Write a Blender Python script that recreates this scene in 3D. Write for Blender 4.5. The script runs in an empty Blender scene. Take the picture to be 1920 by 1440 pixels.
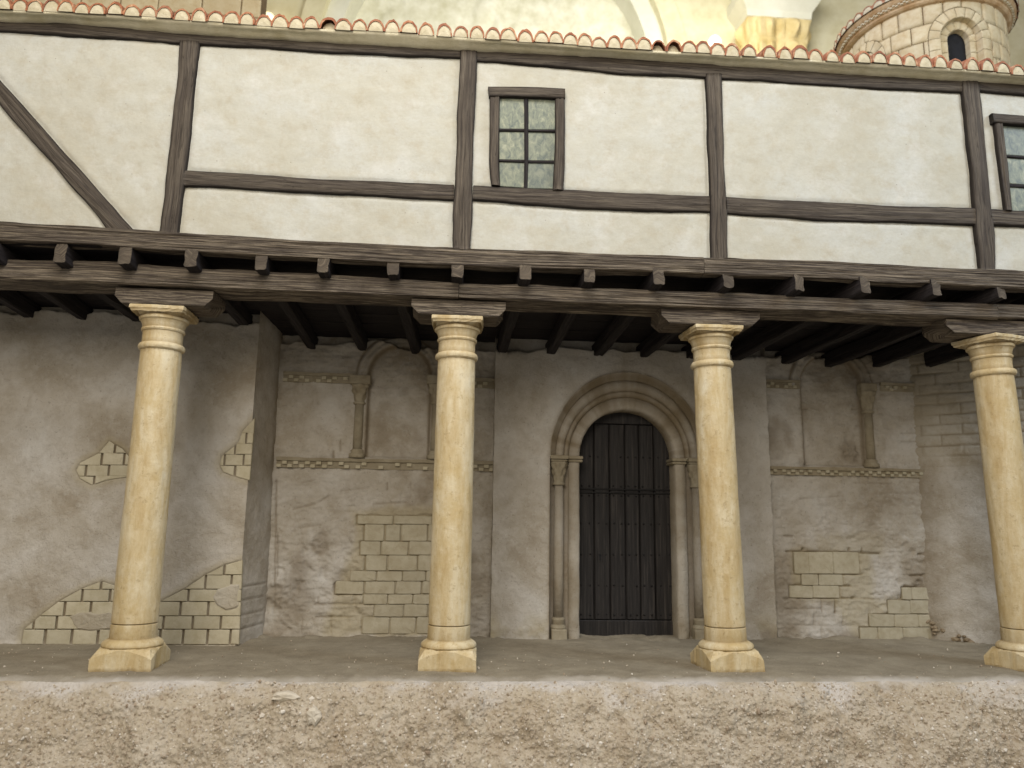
import bpy, math, random
import numpy as np
from mathutils import Vector

# ------------------------------------------------------------------ camera, world, lamps, exposure
random.seed(7)
RNG = np.random.default_rng(7)
scene = bpy.context.scene
COL = scene.collection
PITCH, YAW, ROLL = 0.1797, 0.0759, 0.0152
CPOS = np.array([-0.0159, -5.9605, 1.0259])
FPX = 1453.4922


def cam_axes():
    cp, sp, cy, sy = math.cos(PITCH), math.sin(PITCH), math.cos(YAW), math.sin(YAW)
    f = np.array([sy * cp, cy * cp, sp])
    r = np.array([cy, -sy, 0.0])
    u = np.cross(r, f)
    c, s = math.cos(ROLL), math.sin(ROLL)
    return r * c + u * s, -r * s + u * c, f


CR, CU, CF = cam_axes()
cd = bpy.data.cameras.new('camera')
cam = bpy.data.objects.new('camera', cd)
COL.objects.link(cam)
from mathutils import Matrix
M = Matrix.Identity(4)
for i in range(3):
    M[i][0], M[i][1], M[i][2], M[i][3] = CR[i], CU[i], -CF[i], CPOS[i]
cam.matrix_world = M
cd.sensor_fit = 'HORIZONTAL'
cd.sensor_width = 36.0
cd.lens = FPX / 1920 * 36.0
cd.clip_end = 200
cd.clip_start = 0.05
cd.dof.use_dof = True
cd.dof.focus_distance = 6.2
APERTURE = 0.026
cd.dof.aperture_fstop = (cd.lens / 1000.0) / APERTURE
scene.camera = cam

world = bpy.data.worlds.new('World')
scene.world = world
world.use_nodes = True
bgn = world.node_tree.nodes['Background']
bgn.inputs[0].default_value = (1.0, 0.93, 0.82, 1)
bgn.inputs[1].default_value = 0.25

scene.view_settings.view_transform = 'Standard'
scene.view_settings.look = 'None'
scene.view_settings.exposure = 0.14
scene.view_settings.gamma = 1.0


def area(name, loc, target, size, power, color, sy=None):
    l = bpy.data.lights.new(name, 'AREA')
    l.energy = power
    l.color = color
    l.shape = 'RECTANGLE'
    l.size = size
    l.size_y = sy or size
    o = bpy.data.objects.new(name, l)
    COL.objects.link(o)
    o.location = loc
    d = Vector(target) - Vector(loc)
    o.rotation_euler = d.to_track_quat('-Z', 'Y').to_euler()
    return o


area('hall_ceiling_lamp', (0.0, -5.2, 8.6), (0.6, 0, 2.2), 5.0, 440, (1.0, 0.97, 0.93), 3.0)
area('warm_front_fill', (-2.0, -9.2, 5.6), (0.8, 0, 1.4), 4.5, 470, (1.0, 0.90, 0.76))  # warm fill added from the front, no visible source
area('cool_window_lamp', (9.0, -4.5, 7.5), (3.4, 0, 3.2), 3.0, 360, (0.76, 0.87, 1.0))
area('hall_fill', (3.0, 4.6, 11.5), (3.0, 11, 6.6), 7.0, 680, (1.0, 0.96, 0.84), 3.0)  # unseen area light added to brighten the hall behind
area('tower_lamp', (0.8, -0.2, 10.5), (6.0, 3.0, 7.2), 1.5, 260, (0.66, 0.72, 1.0))


# ------------------------------------------------------------------ helpers
def at(px, py, Y=None, Z=None, X=None):
    """Point of the place that a traced point of the photograph stands for, on the plane Y, Z or X."""
    d = CF * FPX + CR * (px - 960) + CU * (720 - py)
    if Y is not None:
        t = (Y - CPOS[1]) / d[1]
    elif Z is not None:
        t = (Z - CPOS[2]) / d[2]
    else:
        t = (X - CPOS[0]) / d[0]
    return CPOS + t * d


def xz(pts, Y):
    return np.array([at(x, y, Y=Y)[[0, 2]] for x, y in pts])


def lattice(seed):
    return np.random.default_rng(seed).random((128, 128))


_L = {}


def vnoise(u, v, seed):
    if seed not in _L:
        _L[seed] = lattice(seed)
    L = _L[seed]
    iu, iv = np.floor(u).astype(int), np.floor(v).astype(int)
    fu, fv = u - iu, v - iv
    fu, fv = fu * fu * (3 - 2 * fu), fv * fv * (3 - 2 * fv)
    g = lambda a, b: L[a % 128, b % 128]
    return (g(iu, iv) * (1 - fu) + g(iu + 1, iv) * fu) * (1 - fv) + (g(iu, iv + 1) * (1 - fu) + g(iu + 1, iv + 1) * fu) * fv - 0.5


def fbm(u, v, s, octv=4, seed=1, gain=0.5):
    u, v = np.asarray(u, float), np.asarray(v, float)
    r, a = 0, 1.0
    for k in range(octv):
        r = r + a * vnoise(u * s + 17.3 * k, v * s + 9.1 * k, seed + k)
        s *= 2.03
        a *= gain
    return r


def sstep(a, b, x):
    t = np.clip((x - a) / (b - a), 0, 1)
    return t * t * (3 - 2 * t)


def segdist(X, Z, a, b):
    ax, az = a
    dx, dz = b[0] - ax, b[1] - az
    t = np.clip(((X - ax) * dx + (Z - az) * dz) / (dx * dx + dz * dz + 1e-12), 0, 1)
    return np.hypot(X - ax - t * dx, Z - az - t * dz)


def polysd(poly, X, Z):
    """Signed distance to a polygon, positive inside."""
    d = np.full(X.shape, 1e9)
    ins = np.zeros(X.shape, bool)
    n = len(poly)
    for i in range(n):
        a, b = poly[i], poly[(i + 1) % n]
        d = np.minimum(d, segdist(X, Z, a, b))
        c = (a[1] > Z) != (b[1] > Z)
        with np.errstate(divide='ignore', invalid='ignore'):
            xx = (b[0] - a[0]) * (Z - a[1]) / (b[1] - a[1] + 1e-15) + a[0]
        ins ^= c & (X < xx)
    return np.where(ins, d, -d)


WORLD = {}


def tag(o, label=None, cat=None, group=None, kind=None):
    if label:
        o['label'] = label
    if cat:
        o['category'] = cat
    if group:
        o['group'] = group
    if kind:
        o['kind'] = kind
    return o


def thing(name, label, cat, loc=(0, 0, 0), group=None):
    o = bpy.data.objects.new(name, None)
    o.empty_display_size = 0.1
    COL.objects.link(o)
    o.location = loc
    WORLD[o] = np.array(loc, float)
    return tag(o, label, cat, group, 'thing')


def obj(name, verts, faces, mat, parent=None, org=None, smooth=False, attrs=None, kind=None, mats=None, midx=None):
    v = np.asarray(verts, float).reshape(-1, 3)
    if org is None:
        org = (v.min(0) + v.max(0)) / 2
    org = np.asarray(org, float)
    me = bpy.data.meshes.new(name)
    me.from_pydata((v - org).tolist(), [], faces if isinstance(faces, list) else faces.tolist())
    me.update()
    if smooth:
        me.polygons.foreach_set('use_smooth', [True] * len(me.polygons))
    if smooth == 'auto':
        me.set_sharp_from_angle(angle=math.radians(32))
    for k, a in (attrs or {}).items():
        a = np.asarray(a, float)
        if a.ndim == 1:
            at_ = me.attributes.new(k, 'FLOAT', 'POINT')
            at_.data.foreach_set('value', a)
        else:
            at_ = me.attributes.new(k, 'FLOAT_VECTOR', 'POINT')
            at_.data.foreach_set('vector', a.ravel())
    for m in (mats or [mat]):
        me.materials.append(m)
    if midx is not None:
        me.polygons.foreach_set('material_index', list(midx))
    o = bpy.data.objects.new(name, me)
    COL.objects.link(o)
    WORLD[o] = org
    if parent is not None:
        o.parent = parent
        o.location = org - WORLD[parent]
    else:
        o.location = org
    if kind:
        o['kind'] = kind
    return o


def grid_faces(nu, nv, off=0, flip=False):
    i = np.arange(nu - 1)[:, None] * nv + np.arange(nv - 1)[None, :] + off
    f = np.stack([i, i + nv, i + nv + 1, i + 1], -1).reshape(-1, 4)
    return f[:, ::-1] if flip else f


def patch(name, c00, c10, c11, c01, res, hf, mat, parent, extra=None, keep=None, kind=None):
    """Relief sheet over four corners (u along c00>c10, v along c00>c01); hf gives relief along the normal and masks."""
    c00, c10, c11, c01 = [np.asarray(c, float) for c in (c00, c10, c11, c01)]
    nu = max(2, int(np.linalg.norm(c10 - c00) / res) + 1)
    nv = max(2, int(np.linalg.norm(c01 - c00) / res) + 1)
    s, t = np.meshgrid(np.linspace(0, 1, nu), np.linspace(0, 1, nv), indexing='ij')
    s, t = s[..., None], t[..., None]
    P = c00 * (1 - s) * (1 - t) + c10 * s * (1 - t) + c11 * s * t + c01 * (1 - s) * t
    n = np.cross(c10 - c00, c01 - c00)
    n /= np.linalg.norm(n)
    h, att = hf(P, s[..., 0], t[..., 0])
    P = P + h[..., None] * n
    F = grid_faces(nu, nv)
    if keep is not None:
        k = keep(P).ravel()
        F = F[k[F].all(1)]
    return obj(name, P, F, mat, parent, smooth=True, attrs={k: a.ravel() for k, a in att.items()}, kind=kind)


def resample(pts, n):
    pts = np.asarray(pts, float)
    d = np.r_[0, np.cumsum(np.linalg.norm(np.diff(pts, axis=0), axis=1))]
    t = np.linspace(0, d[-1], n)
    return np.stack([np.interp(t, d, pts[:, k]) for k in range(pts.shape[1])], 1), t


_bar_seed = [100]


def bar(name, A, B, yf, yb, mat, parent, ch=0.011, wob=0.004):
    """Hewn timber set in a wall: A and B are its two long edges in X and Z, front at yf, back at yb."""
    _bar_seed[0] += 11
    sd = _bar_seed[0]
    L = np.linalg.norm(np.asarray(A[-1]) - np.asarray(A[0]))
    n = max(6, int(L / 0.03))
    A, s = resample(A, n)
    B, _ = resample(B, n)
    A = A + np.stack([fbm(s, s * 0 + 1, 5, 3, sd), fbm(s, s * 0 + 2, 5, 3, sd + 1)], 1) * wob * 2
    B = B + np.stack([fbm(s, s * 0 + 3, 5, 3, sd + 2), fbm(s, s * 0 + 4, 5, 3, sd + 3)], 1) * wob * 2
    w = np.linalg.norm(B - A, axis=1)
    m = 9
    rows, gr, ed = [], [], []

    def row(tt, y, e):
        P = A + (B - A) * tt[:, None]
        rows.append(np.stack([P[:, 0], y, P[:, 1]], 1))
        gr.append(np.stack([s, tt * w, np.full(n, sd * 0.37)], 1))
        ed.append(np.full(n, e))
    one = np.ones(n)
    c = ch / w
    row(0 * one, yb * one, 1.0)
    row(0 * one, (yf + ch) * one, 1.0)
    row(c * 0.45, (yf + ch * 0.25) * one, 0.75)
    for k in range(m):
        tt = c + (1 - 2 * c) * k / (m - 1)
        e = 0.25 if k in (0, m - 1) else 0.0
        row(tt, yf + 0.010 * fbm(s * 0.35 + 3, tt * w * 9, 6, 3, sd + 5) - 0.004 * np.sin(np.pi * k / (m - 1)), e)
    row(1 - c * 0.45, (yf + ch * 0.25) * one, 0.75)
    row(1 * one, (yf + ch) * one, 1.0)
    row(1 * one, yb * one, 1.0)
    R = len(rows)
    V = np.stack(rows, 1)
    F = grid_faces(n, R).tolist()
    F += [list(range(R))[::-1], [(n - 1) * R + k for k in range(R)]]
    return obj(name, V, F, mat, parent, smooth=True,
               attrs={'gr': np.stack(gr, 1).reshape(-1, 3), 'edge': np.stack(ed, 1).ravel()})


def timber(name, P0, P1, w, h, mat, parent, side=(0, 1, 0), rough=0.008, ch=0.02, m=7, wob=0.006, ends=None, top=None, step=0.035, tip=None):
    """Beam from P0 to P1 (centre line), w across `side`, h upwards, hewn on all faces."""
    _bar_seed[0] += 11
    sd = _bar_seed[0]
    P0, P1 = np.asarray(P0, float), np.asarray(P1, float)
    ax = P1 - P0
    L = np.linalg.norm(ax)
    ax /= L
    sv = np.asarray(side, float)
    sv = sv - ax * (sv @ ax)
    sv /= np.linalg.norm(sv)
    up = np.cross(ax, sv)
    if up[2] < 0:
        up = -up
    n = max(4, int(L / step))
    s = np.linspace(0, L, n)
    # cross-section, walked round
    sec, per = [], []
    a, b = w / 2, h / 2
    cs = [(-a, -b), (a, -b), (a, b), (-a, b)]
    d = 0
    for k in range(4):
        p, q = np.array(cs[k]), np.array(cs[(k + 1) % 4])
        l = np.linalg.norm(q - p)
        for j in range(m):
            f = ch / l + (1 - 2 * ch / l) * j / (m - 1)
            sec.append(p + (q - p) * f)
            per.append(d + l * f)
        d += l
    sec, per = np.array(sec), np.array(per)
    S, K = np.meshgrid(s, per, indexing='ij')
    nr = sec / np.linalg.norm(sec, axis=1)[:, None]
    disp = rough * fbm(S * 0.3, K * 7, 6, 4, sd) - rough * 1.2 * (np.abs(fbm(S * 0.25 + 5, K * 6, 5, 2, sd + 4)) < 0.05)
    off = sec[None] + nr[None] * disp[..., None]
    c = np.stack([fbm(s, s * 0, 1.6, 3, sd + 7), fbm(s, s * 0 + 5, 1.6, 3, sd + 8)], 1) * wob * 2
    V = P0 + ax * S[..., None] + sv * (off[..., 0] + c[:, None, 0])[..., None] + up * (off[..., 1] + c[:, None, 1])[..., None]
    if ends is not None:
        V = ends(V, S / L, off)
    R = len(per)
    F = grid_faces(n, R)
    i = np.arange(n - 1)[:, None] * R
    wrap = np.concatenate([i + R - 1, i + 2 * R - 1, i + R, i], 1)
    F = F.tolist() + wrap.tolist() + [list(range(R))[::-1], [(n - 1) * R + k for k in range(R)]]
    mi = None if tip is None else [0] * len(F)
    if tip is not None:
        for k, f in enumerate(F):
            if max(i_ for i_ in f) < R:
                mi[k] = 1
    ed = np.tile(((np.arange(R) % m == 0) | (np.arange(R) % m == m - 1)).astype(float) * 0.25, (n, 1))
    return obj(name, V, F, mat, parent, smooth=False, mats=None if tip is None else [mat, tip], midx=mi,
               attrs={'gr': np.stack([S, K, np.full(S.shape, sd * 0.37)], -1).reshape(-1, 3), 'edge': ed.ravel()})


def lathe_vf(prof, seg=48, cx=0.0, cy=0.0, cap=True, a0=0.0, a1=2 * math.pi):
    prof = np.asarray(prof, float)
    full = abs(a1 - a0 - 2 * math.pi) < 1e-6
    th = np.linspace(a0, a1, seg + 1)
    if full:
        th = th[:-1]
    T, R = np.meshgrid(th, prof[:, 0], indexing='ij')
    _, Z = np.meshgrid(th, prof[:, 1], indexing='ij')
    V = np.stack([cx + R * np.cos(T), cy + R * np.sin(T), Z], -1)
    nu, nv = V.shape[:2]
    F = grid_faces(nu, nv).tolist()
    if full:
        l = (nu - 1) * nv
        F += [[l + k, k, k + 1, l + k + 1] for k in range(nv - 1)]
        if cap:
            F += [[i * nv for i in range(nu)][::-1], [i * nv + nv - 1 for i in range(nu)]]
    return V, F


def prism(poly, yb, yf, inset=0.008, depth=0.006, jit=0.0):
    """Stone: outline poly (X, Z) from yb forward to yf (smaller Y is nearer), its front edges worn off."""
    p = np.asarray(poly, float)
    c = p.mean(0)
    n = len(p)
    dd = np.linalg.norm(p - c, axis=1)[:, None]
    q = c + (p - c) * np.clip(1 - inset / np.maximum(dd, 1e-6) * 1.3, 0.2, 1)
    j = RNG.normal(0, 1, (n,)) * jit
    V = [(x, yb, z) for x, z in p] + [(x, yf + depth, z) for x, z in p] + [(x, yf + j[k], z) for k, (x, z) in enumerate(q)]
    V.append((c[0], yf - abs(jit), c[1]))
    F = []
    for r in (0, n):
        for k in range(n):
            k2 = (k + 1) % n
            F.append([r + k, r + k2, r + n + k2, r + n + k])
    F += [[2 * n + k, 2 * n + (k + 1) % n, 3 * n] for k in range(n)]
    a = 0.5 * np.sum(p[:, 0] * np.roll(p[:, 1], -1) - np.roll(p[:, 0], -1) * p[:, 1])
    if a < 0:
        F = [f[::-1] for f in F]
    return V, F


def clip_rect(poly, x0, x1, z0, z1):
    def cut(P, f, g):
        out = []
        for i in range(len(P)):
            a, b = P[i], P[(i + 1) % len(P)]
            fa, fb = f(a), f(b)
            if fa >= 0:
                out.append(a)
            if (fa >= 0) != (fb >= 0):
                t = fa / (fa - fb)
                out.append(a + (b - a) * t)
        return out
    P = [np.asarray(p, float) for p in poly]
    for f in (lambda p: p[0] - x0, lambda p: x1 - p[0], lambda p: p[1] - z0, lambda p: z1 - p[1]):
        P = cut(P, f, None)
        if len(P) < 3:
            return None
    return np.array(P)


def box_vf(x0, x1, y0, y1, z0, z1, b=0.0):
    c = np.array([[x, y, z] for x in (x0, x1) for y in (y0, y1) for z in (z0, z1)], float)
    F = [[0, 1, 3, 2], [4, 6, 7, 5], [0, 4, 5, 1], [2, 3, 7, 6], [0, 2, 6, 4], [1, 5, 7, 3]]
    if b <= 0:
        return c, F
    import bmesh
    bm = bmesh.new()
    vs = [bm.verts.new(p) for p in c]
    for f in F:
        bm.faces.new([vs[i] for i in f])
    bmesh.ops.recalc_face_normals(bm, faces=bm.faces)
    bmesh.ops.bevel(bm, geom=list(bm.edges), offset=b, segments=2, affect='EDGES', profile=0.5)
    bm.verts.index_update()
    V = [list(v.co) for v in bm.verts]
    FF = [[v.index for v in f.verts] for f in bm.faces]
    bm.free()
    return np.array(V), FF


def join(*vfs):
    V, F, o = [], [], 0
    for v, f in vfs:
        v = np.asarray(v, float).reshape(-1, 3)
        V.append(v)
        F += [[i + o for i in ff] for ff in (f if isinstance(f, list) else f.tolist())]
        o += len(v)
    return np.concatenate(V), F


# ------------------------------------------------------------------ materials
class NT:
    def __init__(s, name):
        s.m = bpy.data.materials.new(name)
        s.m.use_nodes = True
        s.t = s.m.node_tree
        s.b = s.t.nodes['Principled BSDF']
        s.b.inputs['Specular IOR Level'].default_value = 0.25

    def n(s, typ, **kw):
        nd = s.t.nodes.new(typ)
        for k, v in kw.items():
            if hasattr(nd, k):
                setattr(nd, k, v)
            else:
                nd.inputs[k.replace('_', ' ')].default_value = v
        return nd

    def l(s, a, b):
        s.t.links.new(a, b)

    def coord(s):
        if not hasattr(s, '_c'):
            s._c = s.n('ShaderNodeNewGeometry').outputs['Position']
        return s._c

    def mapped(s, v, sc):
        m = s.n('ShaderNodeMapping')
        m.inputs['Scale'].default_value = sc
        s.l(v, m.inputs['Vector'])
        return m.outputs[0]

    def noise(s, vec, scale, detail=5, rough=0.55, dist=0.0):
        nd = s.n('ShaderNodeTexNoise', Scale=scale, Detail=detail, Roughness=rough, Distortion=dist)
        s.l(vec, nd.inputs['Vector'])
        return nd.outputs['Fac']

    def ramp(s, fac, stops):
        r = s.n('ShaderNodeValToRGB')
        while len(r.color_ramp.elements) < len(stops):
            r.color_ramp.elements.new(0.5)
        for e, (p, c) in zip(r.color_ramp.elements, stops):
            e.position = p
            e.color = (*c, 1) if len(c) == 3 else c
        s.l(fac, r.inputs[0])
        return r.outputs[0]

    def mix(s, fac, a, b, mode='MIX'):
        x = s.n('ShaderNodeMix', data_type='RGBA', blend_type=mode)
        for sock, v in ((x.inputs[0], fac), (x.inputs[6], a), (x.inputs[7], b)):
            if isinstance(v, (int, float)):
                sock.default_value = v
            elif isinstance(v, tuple):
                sock.default_value = (*v, 1)
            else:
                s.l(v, sock)
        return x.outputs[2]

    def math(s, op, a, b=0.5, clamp=False):
        x = s.n('ShaderNodeMath', operation=op, use_clamp=clamp)
        for sock, v in ((x.inputs[0], a), (x.inputs[1], b)):
            if isinstance(v, (int, float)):
                sock.default_value = v
            else:
                s.l(v, sock)
        return x.outputs[0]

    def attr(s, name, out='Fac'):
        return s.n('ShaderNodeAttribute', attribute_name=name).outputs[out]

    def bump(s, h, strength=0.3, dist=0.01, prev=None):
        b = s.n('ShaderNodeBump', Strength=strength, Distance=dist)
        s.l(h, b.inputs['Height'])
        if prev is not None:
            s.l(prev, b.inputs['Normal'])
        s.l(b.outputs[0], s.b.inputs['Normal'])
        return b.outputs[0]

    def done(s, col, rough=0.85):
        if isinstance(col, tuple):
            s.b.inputs['Base Color'].default_value = (*col, 1)
        else:
            s.l(col, s.b.inputs['Base Color'])
        if isinstance(rough, (int, float)):
            s.b.inputs['Roughness'].default_value = rough
        else:
            s.l(rough, s.b.inputs['Roughness'])
        return s.m


def rgb(r, g, b):
    f = lambda c: (c / 255 / 12.92) if c / 255 <= 0.04045 else ((c / 255 + 0.055) / 1.055) ** 2.4
    return f(r), f(g), f(b)


def mat_upper_plaster():
    t = NT('cream_plaster')
    c = t.coord()
    big = t.noise(c, 1.6, 8, 0.72)
    col = t.ramp(big, [(0.34, (0.445, 0.422, 0.342)), (0.50, (0.48, 0.47, 0.405)), (0.66, (0.51, 0.515, 0.475))])
    med = t.noise(c, 8, 8, 0.75)
    col = t.mix(t.math('MULTIPLY', t.ramp(med, [(0.5, (0, 0, 0)), (0.72, (1, 1, 1))]), 0.55), col, (0.39, 0.335, 0.235))
    col = t.mix(t.math('MULTIPLY', t.ramp(t.noise(c, 3.1, 5, 0.7), [(0.52, (0, 0, 0)), (0.7, (1, 1, 1))]), 0.45), col, (0.60, 0.60, 0.57))
    fine = t.noise(t.mapped(c, (36, 60, 70)), 1.0, 5, 0.75)
    col = t.mix(t.math('MULTIPLY', t.ramp(fine, [(0.45, (0, 0, 0)), (0.75, (1, 1, 1))]), 0.32), col, (0.37, 0.34, 0.275))
    v = t.n('ShaderNodeTexVoronoi', Scale=9.0)
    t.l(c, v.inputs['Vector'])
    pin = t.ramp(v.outputs['Distance'], [(0.028, (1, 1, 1)), (0.05, (0, 0, 0))])
    col = t.mix(t.math('MULTIPLY', pin, 0.55), col, (0.16, 0.13, 0.1))
    nb = t.bump(fine, 0.25, 0.006)
    t.bump(t.noise(c, 22, 5, 0.6), 0.28, 0.012, nb)
    return t.done(col, 0.8)


def mat_render():
    t = NT('grey_lime_render')
    c = t.coord()
    big = t.noise(c, 1.7, 6, 0.6, 0.3)
    col = t.ramp(big, [(0.30, (0.32, 0.27, 0.20)), (0.46, (0.44, 0.397, 0.33)), (0.58, (0.52, 0.485, 0.43)), (0.74, (0.58, 0.56, 0.52))])
    med = t.noise(c, 7.5, 7, 0.68, 0.4)
    col = t.mix(t.math('MULTIPLY', t.ramp(med, [(0.47, (0, 0, 0)), (0.66, (1, 1, 1))]), 0.30), col, (0.27, 0.22, 0.155))
    col = t.mix(t.math('MULTIPLY', t.ramp(t.noise(c, 15, 6, 0.7), [(0.52, (0, 0, 0)), (0.70, (1, 1, 1))]), 0.40), col, (0.58, 0.55, 0.50))
    sp = t.noise(c, 46, 4, 0.7)
    col = t.mix(t.math('MULTIPLY', t.ramp(sp, [(0.60, (0, 0, 0)), (0.70, (1, 1, 1))]), 0.45), col, (0.13, 0.10, 0.07))
    # brown wash gathered in joints, recesses and patches where the render is lost
    col = t.mix(t.attr('wash'), col, (0.17, 0.125, 0.070))
    col = t.mix(t.attr('ochre'), col, (0.40, 0.34, 0.215))
    nb = t.bump(t.noise(c, 60, 4, 0.7), 0.35, 0.006)
    nb = t.bump(med, 0.45, 0.02, nb)
    t.bump(t.noise(c, 24, 6, 0.75, 0.8), 0.8, 0.014, nb)
    return t.done(col, 0.9)


def mat_stone(name, a, b, stain, bump=0.35):
    t = NT(name)
    c = t.coord()
    oi = t.n('ShaderNodeObjectInfo').outputs['Random']
    n1 = t.noise(c, 6, 6, 0.65)
    col = t.ramp(n1, [(0.35, a), (0.65, b)])
    col = t.mix(t.math('MULTIPLY', t.ramp(t.noise(c, 17, 6, 0.7), [(0.5, (0, 0, 0)), (0.7, (1, 1, 1))]), 0.45), col, stain)
    col = t.mix(t.math('MULTIPLY', oi, 0.28), col, tuple(x * 0.55 for x in b))
    nb = t.bump(t.noise(c, 70, 4, 0.7), bump, 0.006)
    t.bump(t.noise(c, 18, 5, 0.65), bump, 0.012, nb)
    return t.done(col, 0.85)


def mat_column():
    t = NT('yellow_painted_stone')
    c = t.coord()
    sv = t.mapped(c, (7, 7, 1.6))
    st = t.noise(sv, 1.0, 7, 0.68, 0.25)
    col = t.ramp(st, [(0.36, (0.47, 0.35, 0.175)), (0.49, (0.565, 0.46, 0.275)), (0.60, (0.635, 0.55, 0.375)), (0.72, (0.69, 0.635, 0.49))])
    bl = t.noise(c, 4.5, 6, 0.7)
    col = t.mix(t.math('MULTIPLY', t.ramp(bl, [(0.50, (0, 0, 0)), (0.64, (1, 1, 1))]), 0.55), col, (0.50, 0.375, 0.175))
    col = t.mix(t.math('MULTIPLY', t.ramp(t.noise(c, 8, 6, 0.7), [(0.52, (0, 0, 0)), (0.66, (1, 1, 1))]), 0.4), col, (0.69, 0.60, 0.42))
    fine = t.noise(t.mapped(c, (46, 46, 14)), 1.0, 5, 0.72)
    col = t.mix(t.math('MULTIPLY', t.ramp(fine, [(0.52, (0, 0, 0)), (0.72, (1, 1, 1))]), 0.30), col, (0.37, 0.255, 0.115))
    sp = t.noise(c, 24, 5, 0.75)
    col = t.mix(t.math('MULTIPLY', t.ramp(sp, [(0.58, (0, 0, 0)), (0.66, (1, 1, 1))]), 0.5), col, (0.31, 0.22, 0.105))
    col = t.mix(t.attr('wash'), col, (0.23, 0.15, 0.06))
    nb = t.bump(fine, 0.25, 0.006)
    nb = t.bump(sp, 0.35, 0.008, nb)
    t.bump(t.noise(c, 13, 6, 0.7), 0.45, 0.014, nb)
    return t.done(col, 0.52)


def mat_wood(name, dark, mid, light, amt=1.0):
    t = NT(name)
    g = t.attr('gr', 'Vector')
    n1 = t.noise(t.mapped(g, (1.6, 62, 1)), 1.0, 6, 0.6, 0.5)
    col = t.ramp(n1, [(0.30, dark), (0.50, mid), (0.72, light)])
    n2 = t.noise(t.mapped(g, (5, 150, 1)), 1.0, 5, 0.7, 0.2)
    col = t.mix(t.math('MULTIPLY', t.ramp(n2, [(0.50, (0, 0, 0)), (0.64, (1, 1, 1))]), 0.62 * amt, True), col, light)
    col = t.mix(t.math('MULTIPLY', t.ramp(n2, [(0.34, (1, 1, 1)), (0.46, (0, 0, 0))]), 0.6), col, tuple(x * 0.5 for x in dark))
    n3 = t.noise(t.mapped(g, (2.2, 8, 1)), 1.0, 5, 0.65)
    col = t.mix(t.math('MULTIPLY', t.ramp(n3, [(0.48, (0, 0, 0)), (0.68, (1, 1, 1))]), 0.55), col, dark)
    cr = t.noise(t.mapped(g, (1.1, 30, 1)), 1.0, 3, 0.5, 0.8)
    crack = t.ramp(cr, [(0.485, (0, 0, 0)), (0.50, (1, 1, 1)), (0.515, (0, 0, 0))])
    col = t.mix(t.math('MULTIPLY', crack, 0.6), col, tuple(x * 0.35 for x in dark))
    col = t.mix(t.math('MULTIPLY', t.attr('edge'), 0.92), col, (0.012, 0.009, 0.008))
    nb = t.bump(n2, 0.5, 0.006)
    nb = t.bump(n1, 0.6, 0.012, nb)
    t.bump(t.math('SUBTRACT', 1.0, crack), 0.4, 0.008, nb)
    return t.done(col, 0.72)


def mat_door():
    t = NT('blackened_door_wood')
    c = t.coord()
    n1 = t.noise(t.mapped(c, (48, 48, 2.2)), 1.0, 6, 0.65, 0.3)
    col = t.ramp(n1, [(0.3, (0.011, 0.010, 0.010)), (0.55, (0.027, 0.024, 0.023)), (0.75, (0.070, 0.061, 0.054))])
    t.bump(n1, 0.5, 0.008)
    return t.done(col, 0.55)


def mat_iron():
    t = NT('black_iron')
    return t.done((0.012, 0.011, 0.011), 0.5)


def mat_tile():
    t = NT('terracotta')
    c = t.coord()
    oi = t.n('ShaderNodeObjectInfo').outputs['Random']
    n = t.noise(c, 14, 6, 0.7)
    col = t.ramp(n, [(0.3, (0.17, 0.055, 0.028)), (0.48, (0.33, 0.125, 0.06)), (0.58, (0.44, 0.22, 0.115)), (0.70, (0.62, 0.47, 0.32))])
    col = t.mix(t.math('MULTIPLY', oi, 0.45), col, (0.19, 0.09, 0.065))
    t.bump(t.noise(c, 45, 4, 0.7), 0.5, 0.006)
    return t.done(col, 0.75)


def mat_plain(name, a, b, sc=12, rough=0.85, bump=0.4, bsc=50):
    t = NT(name)
    c = t.coord()
    col = t.ramp(t.noise(c, sc, 6, 0.68), [(0.32, a), (0.68, b)])
    t.bump(t.noise(c, bsc, 5, 0.7), bump, 0.008)
    return t.done(col, rough)


def mat_pane():
    t = NT('painted_green_glass')
    c = t.coord()
    oi = t.n('ShaderNodeObjectInfo').outputs['Random']
    n = t.noise(t.mapped(c, (22, 22, 13)), 1.0, 6, 0.66, 0.7)
    col = t.ramp(n, [(0.33, (0.10, 0.12, 0.105)), (0.50, (0.21, 0.23, 0.165)), (0.64, (0.33, 0.34, 0.235)), (0.8, (0.52, 0.53, 0.42))])
    col = t.mix(t.math('MULTIPLY', oi, 0.5), col, (0.10, 0.12, 0.12))
    t.bump(n, 0.2, 0.004)
    return t.done(col, 0.42)


def mat_floor():
    t = NT('packed_earth')
    c = t.coord()
    col = t.ramp(t.noise(c, 3.5, 7, 0.7), [(0.3, (0.185, 0.155, 0.108)), (0.55, (0.258, 0.222, 0.160)), (0.75, (0.325, 0.288, 0.215))])
    g = t.noise(c, 85, 4, 0.75)
    col = t.mix(t.math('MULTIPLY', t.ramp(g, [(0.5, (0, 0, 0)), (0.7, (1, 1, 1))]), 0.4), col, (0.42, 0.38, 0.31))
    # overhead light painted in as a paler tone where the floor breaks off at the bank
    col = t.mix(t.attr('lip_light'), col, (0.52, 0.48, 0.43))
    nb = t.bump(g, 0.6, 0.006)
    t.bump(t.noise(c, 26, 5, 0.7), 0.5, 0.012, nb)
    return t.done(col, 0.95)


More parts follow.
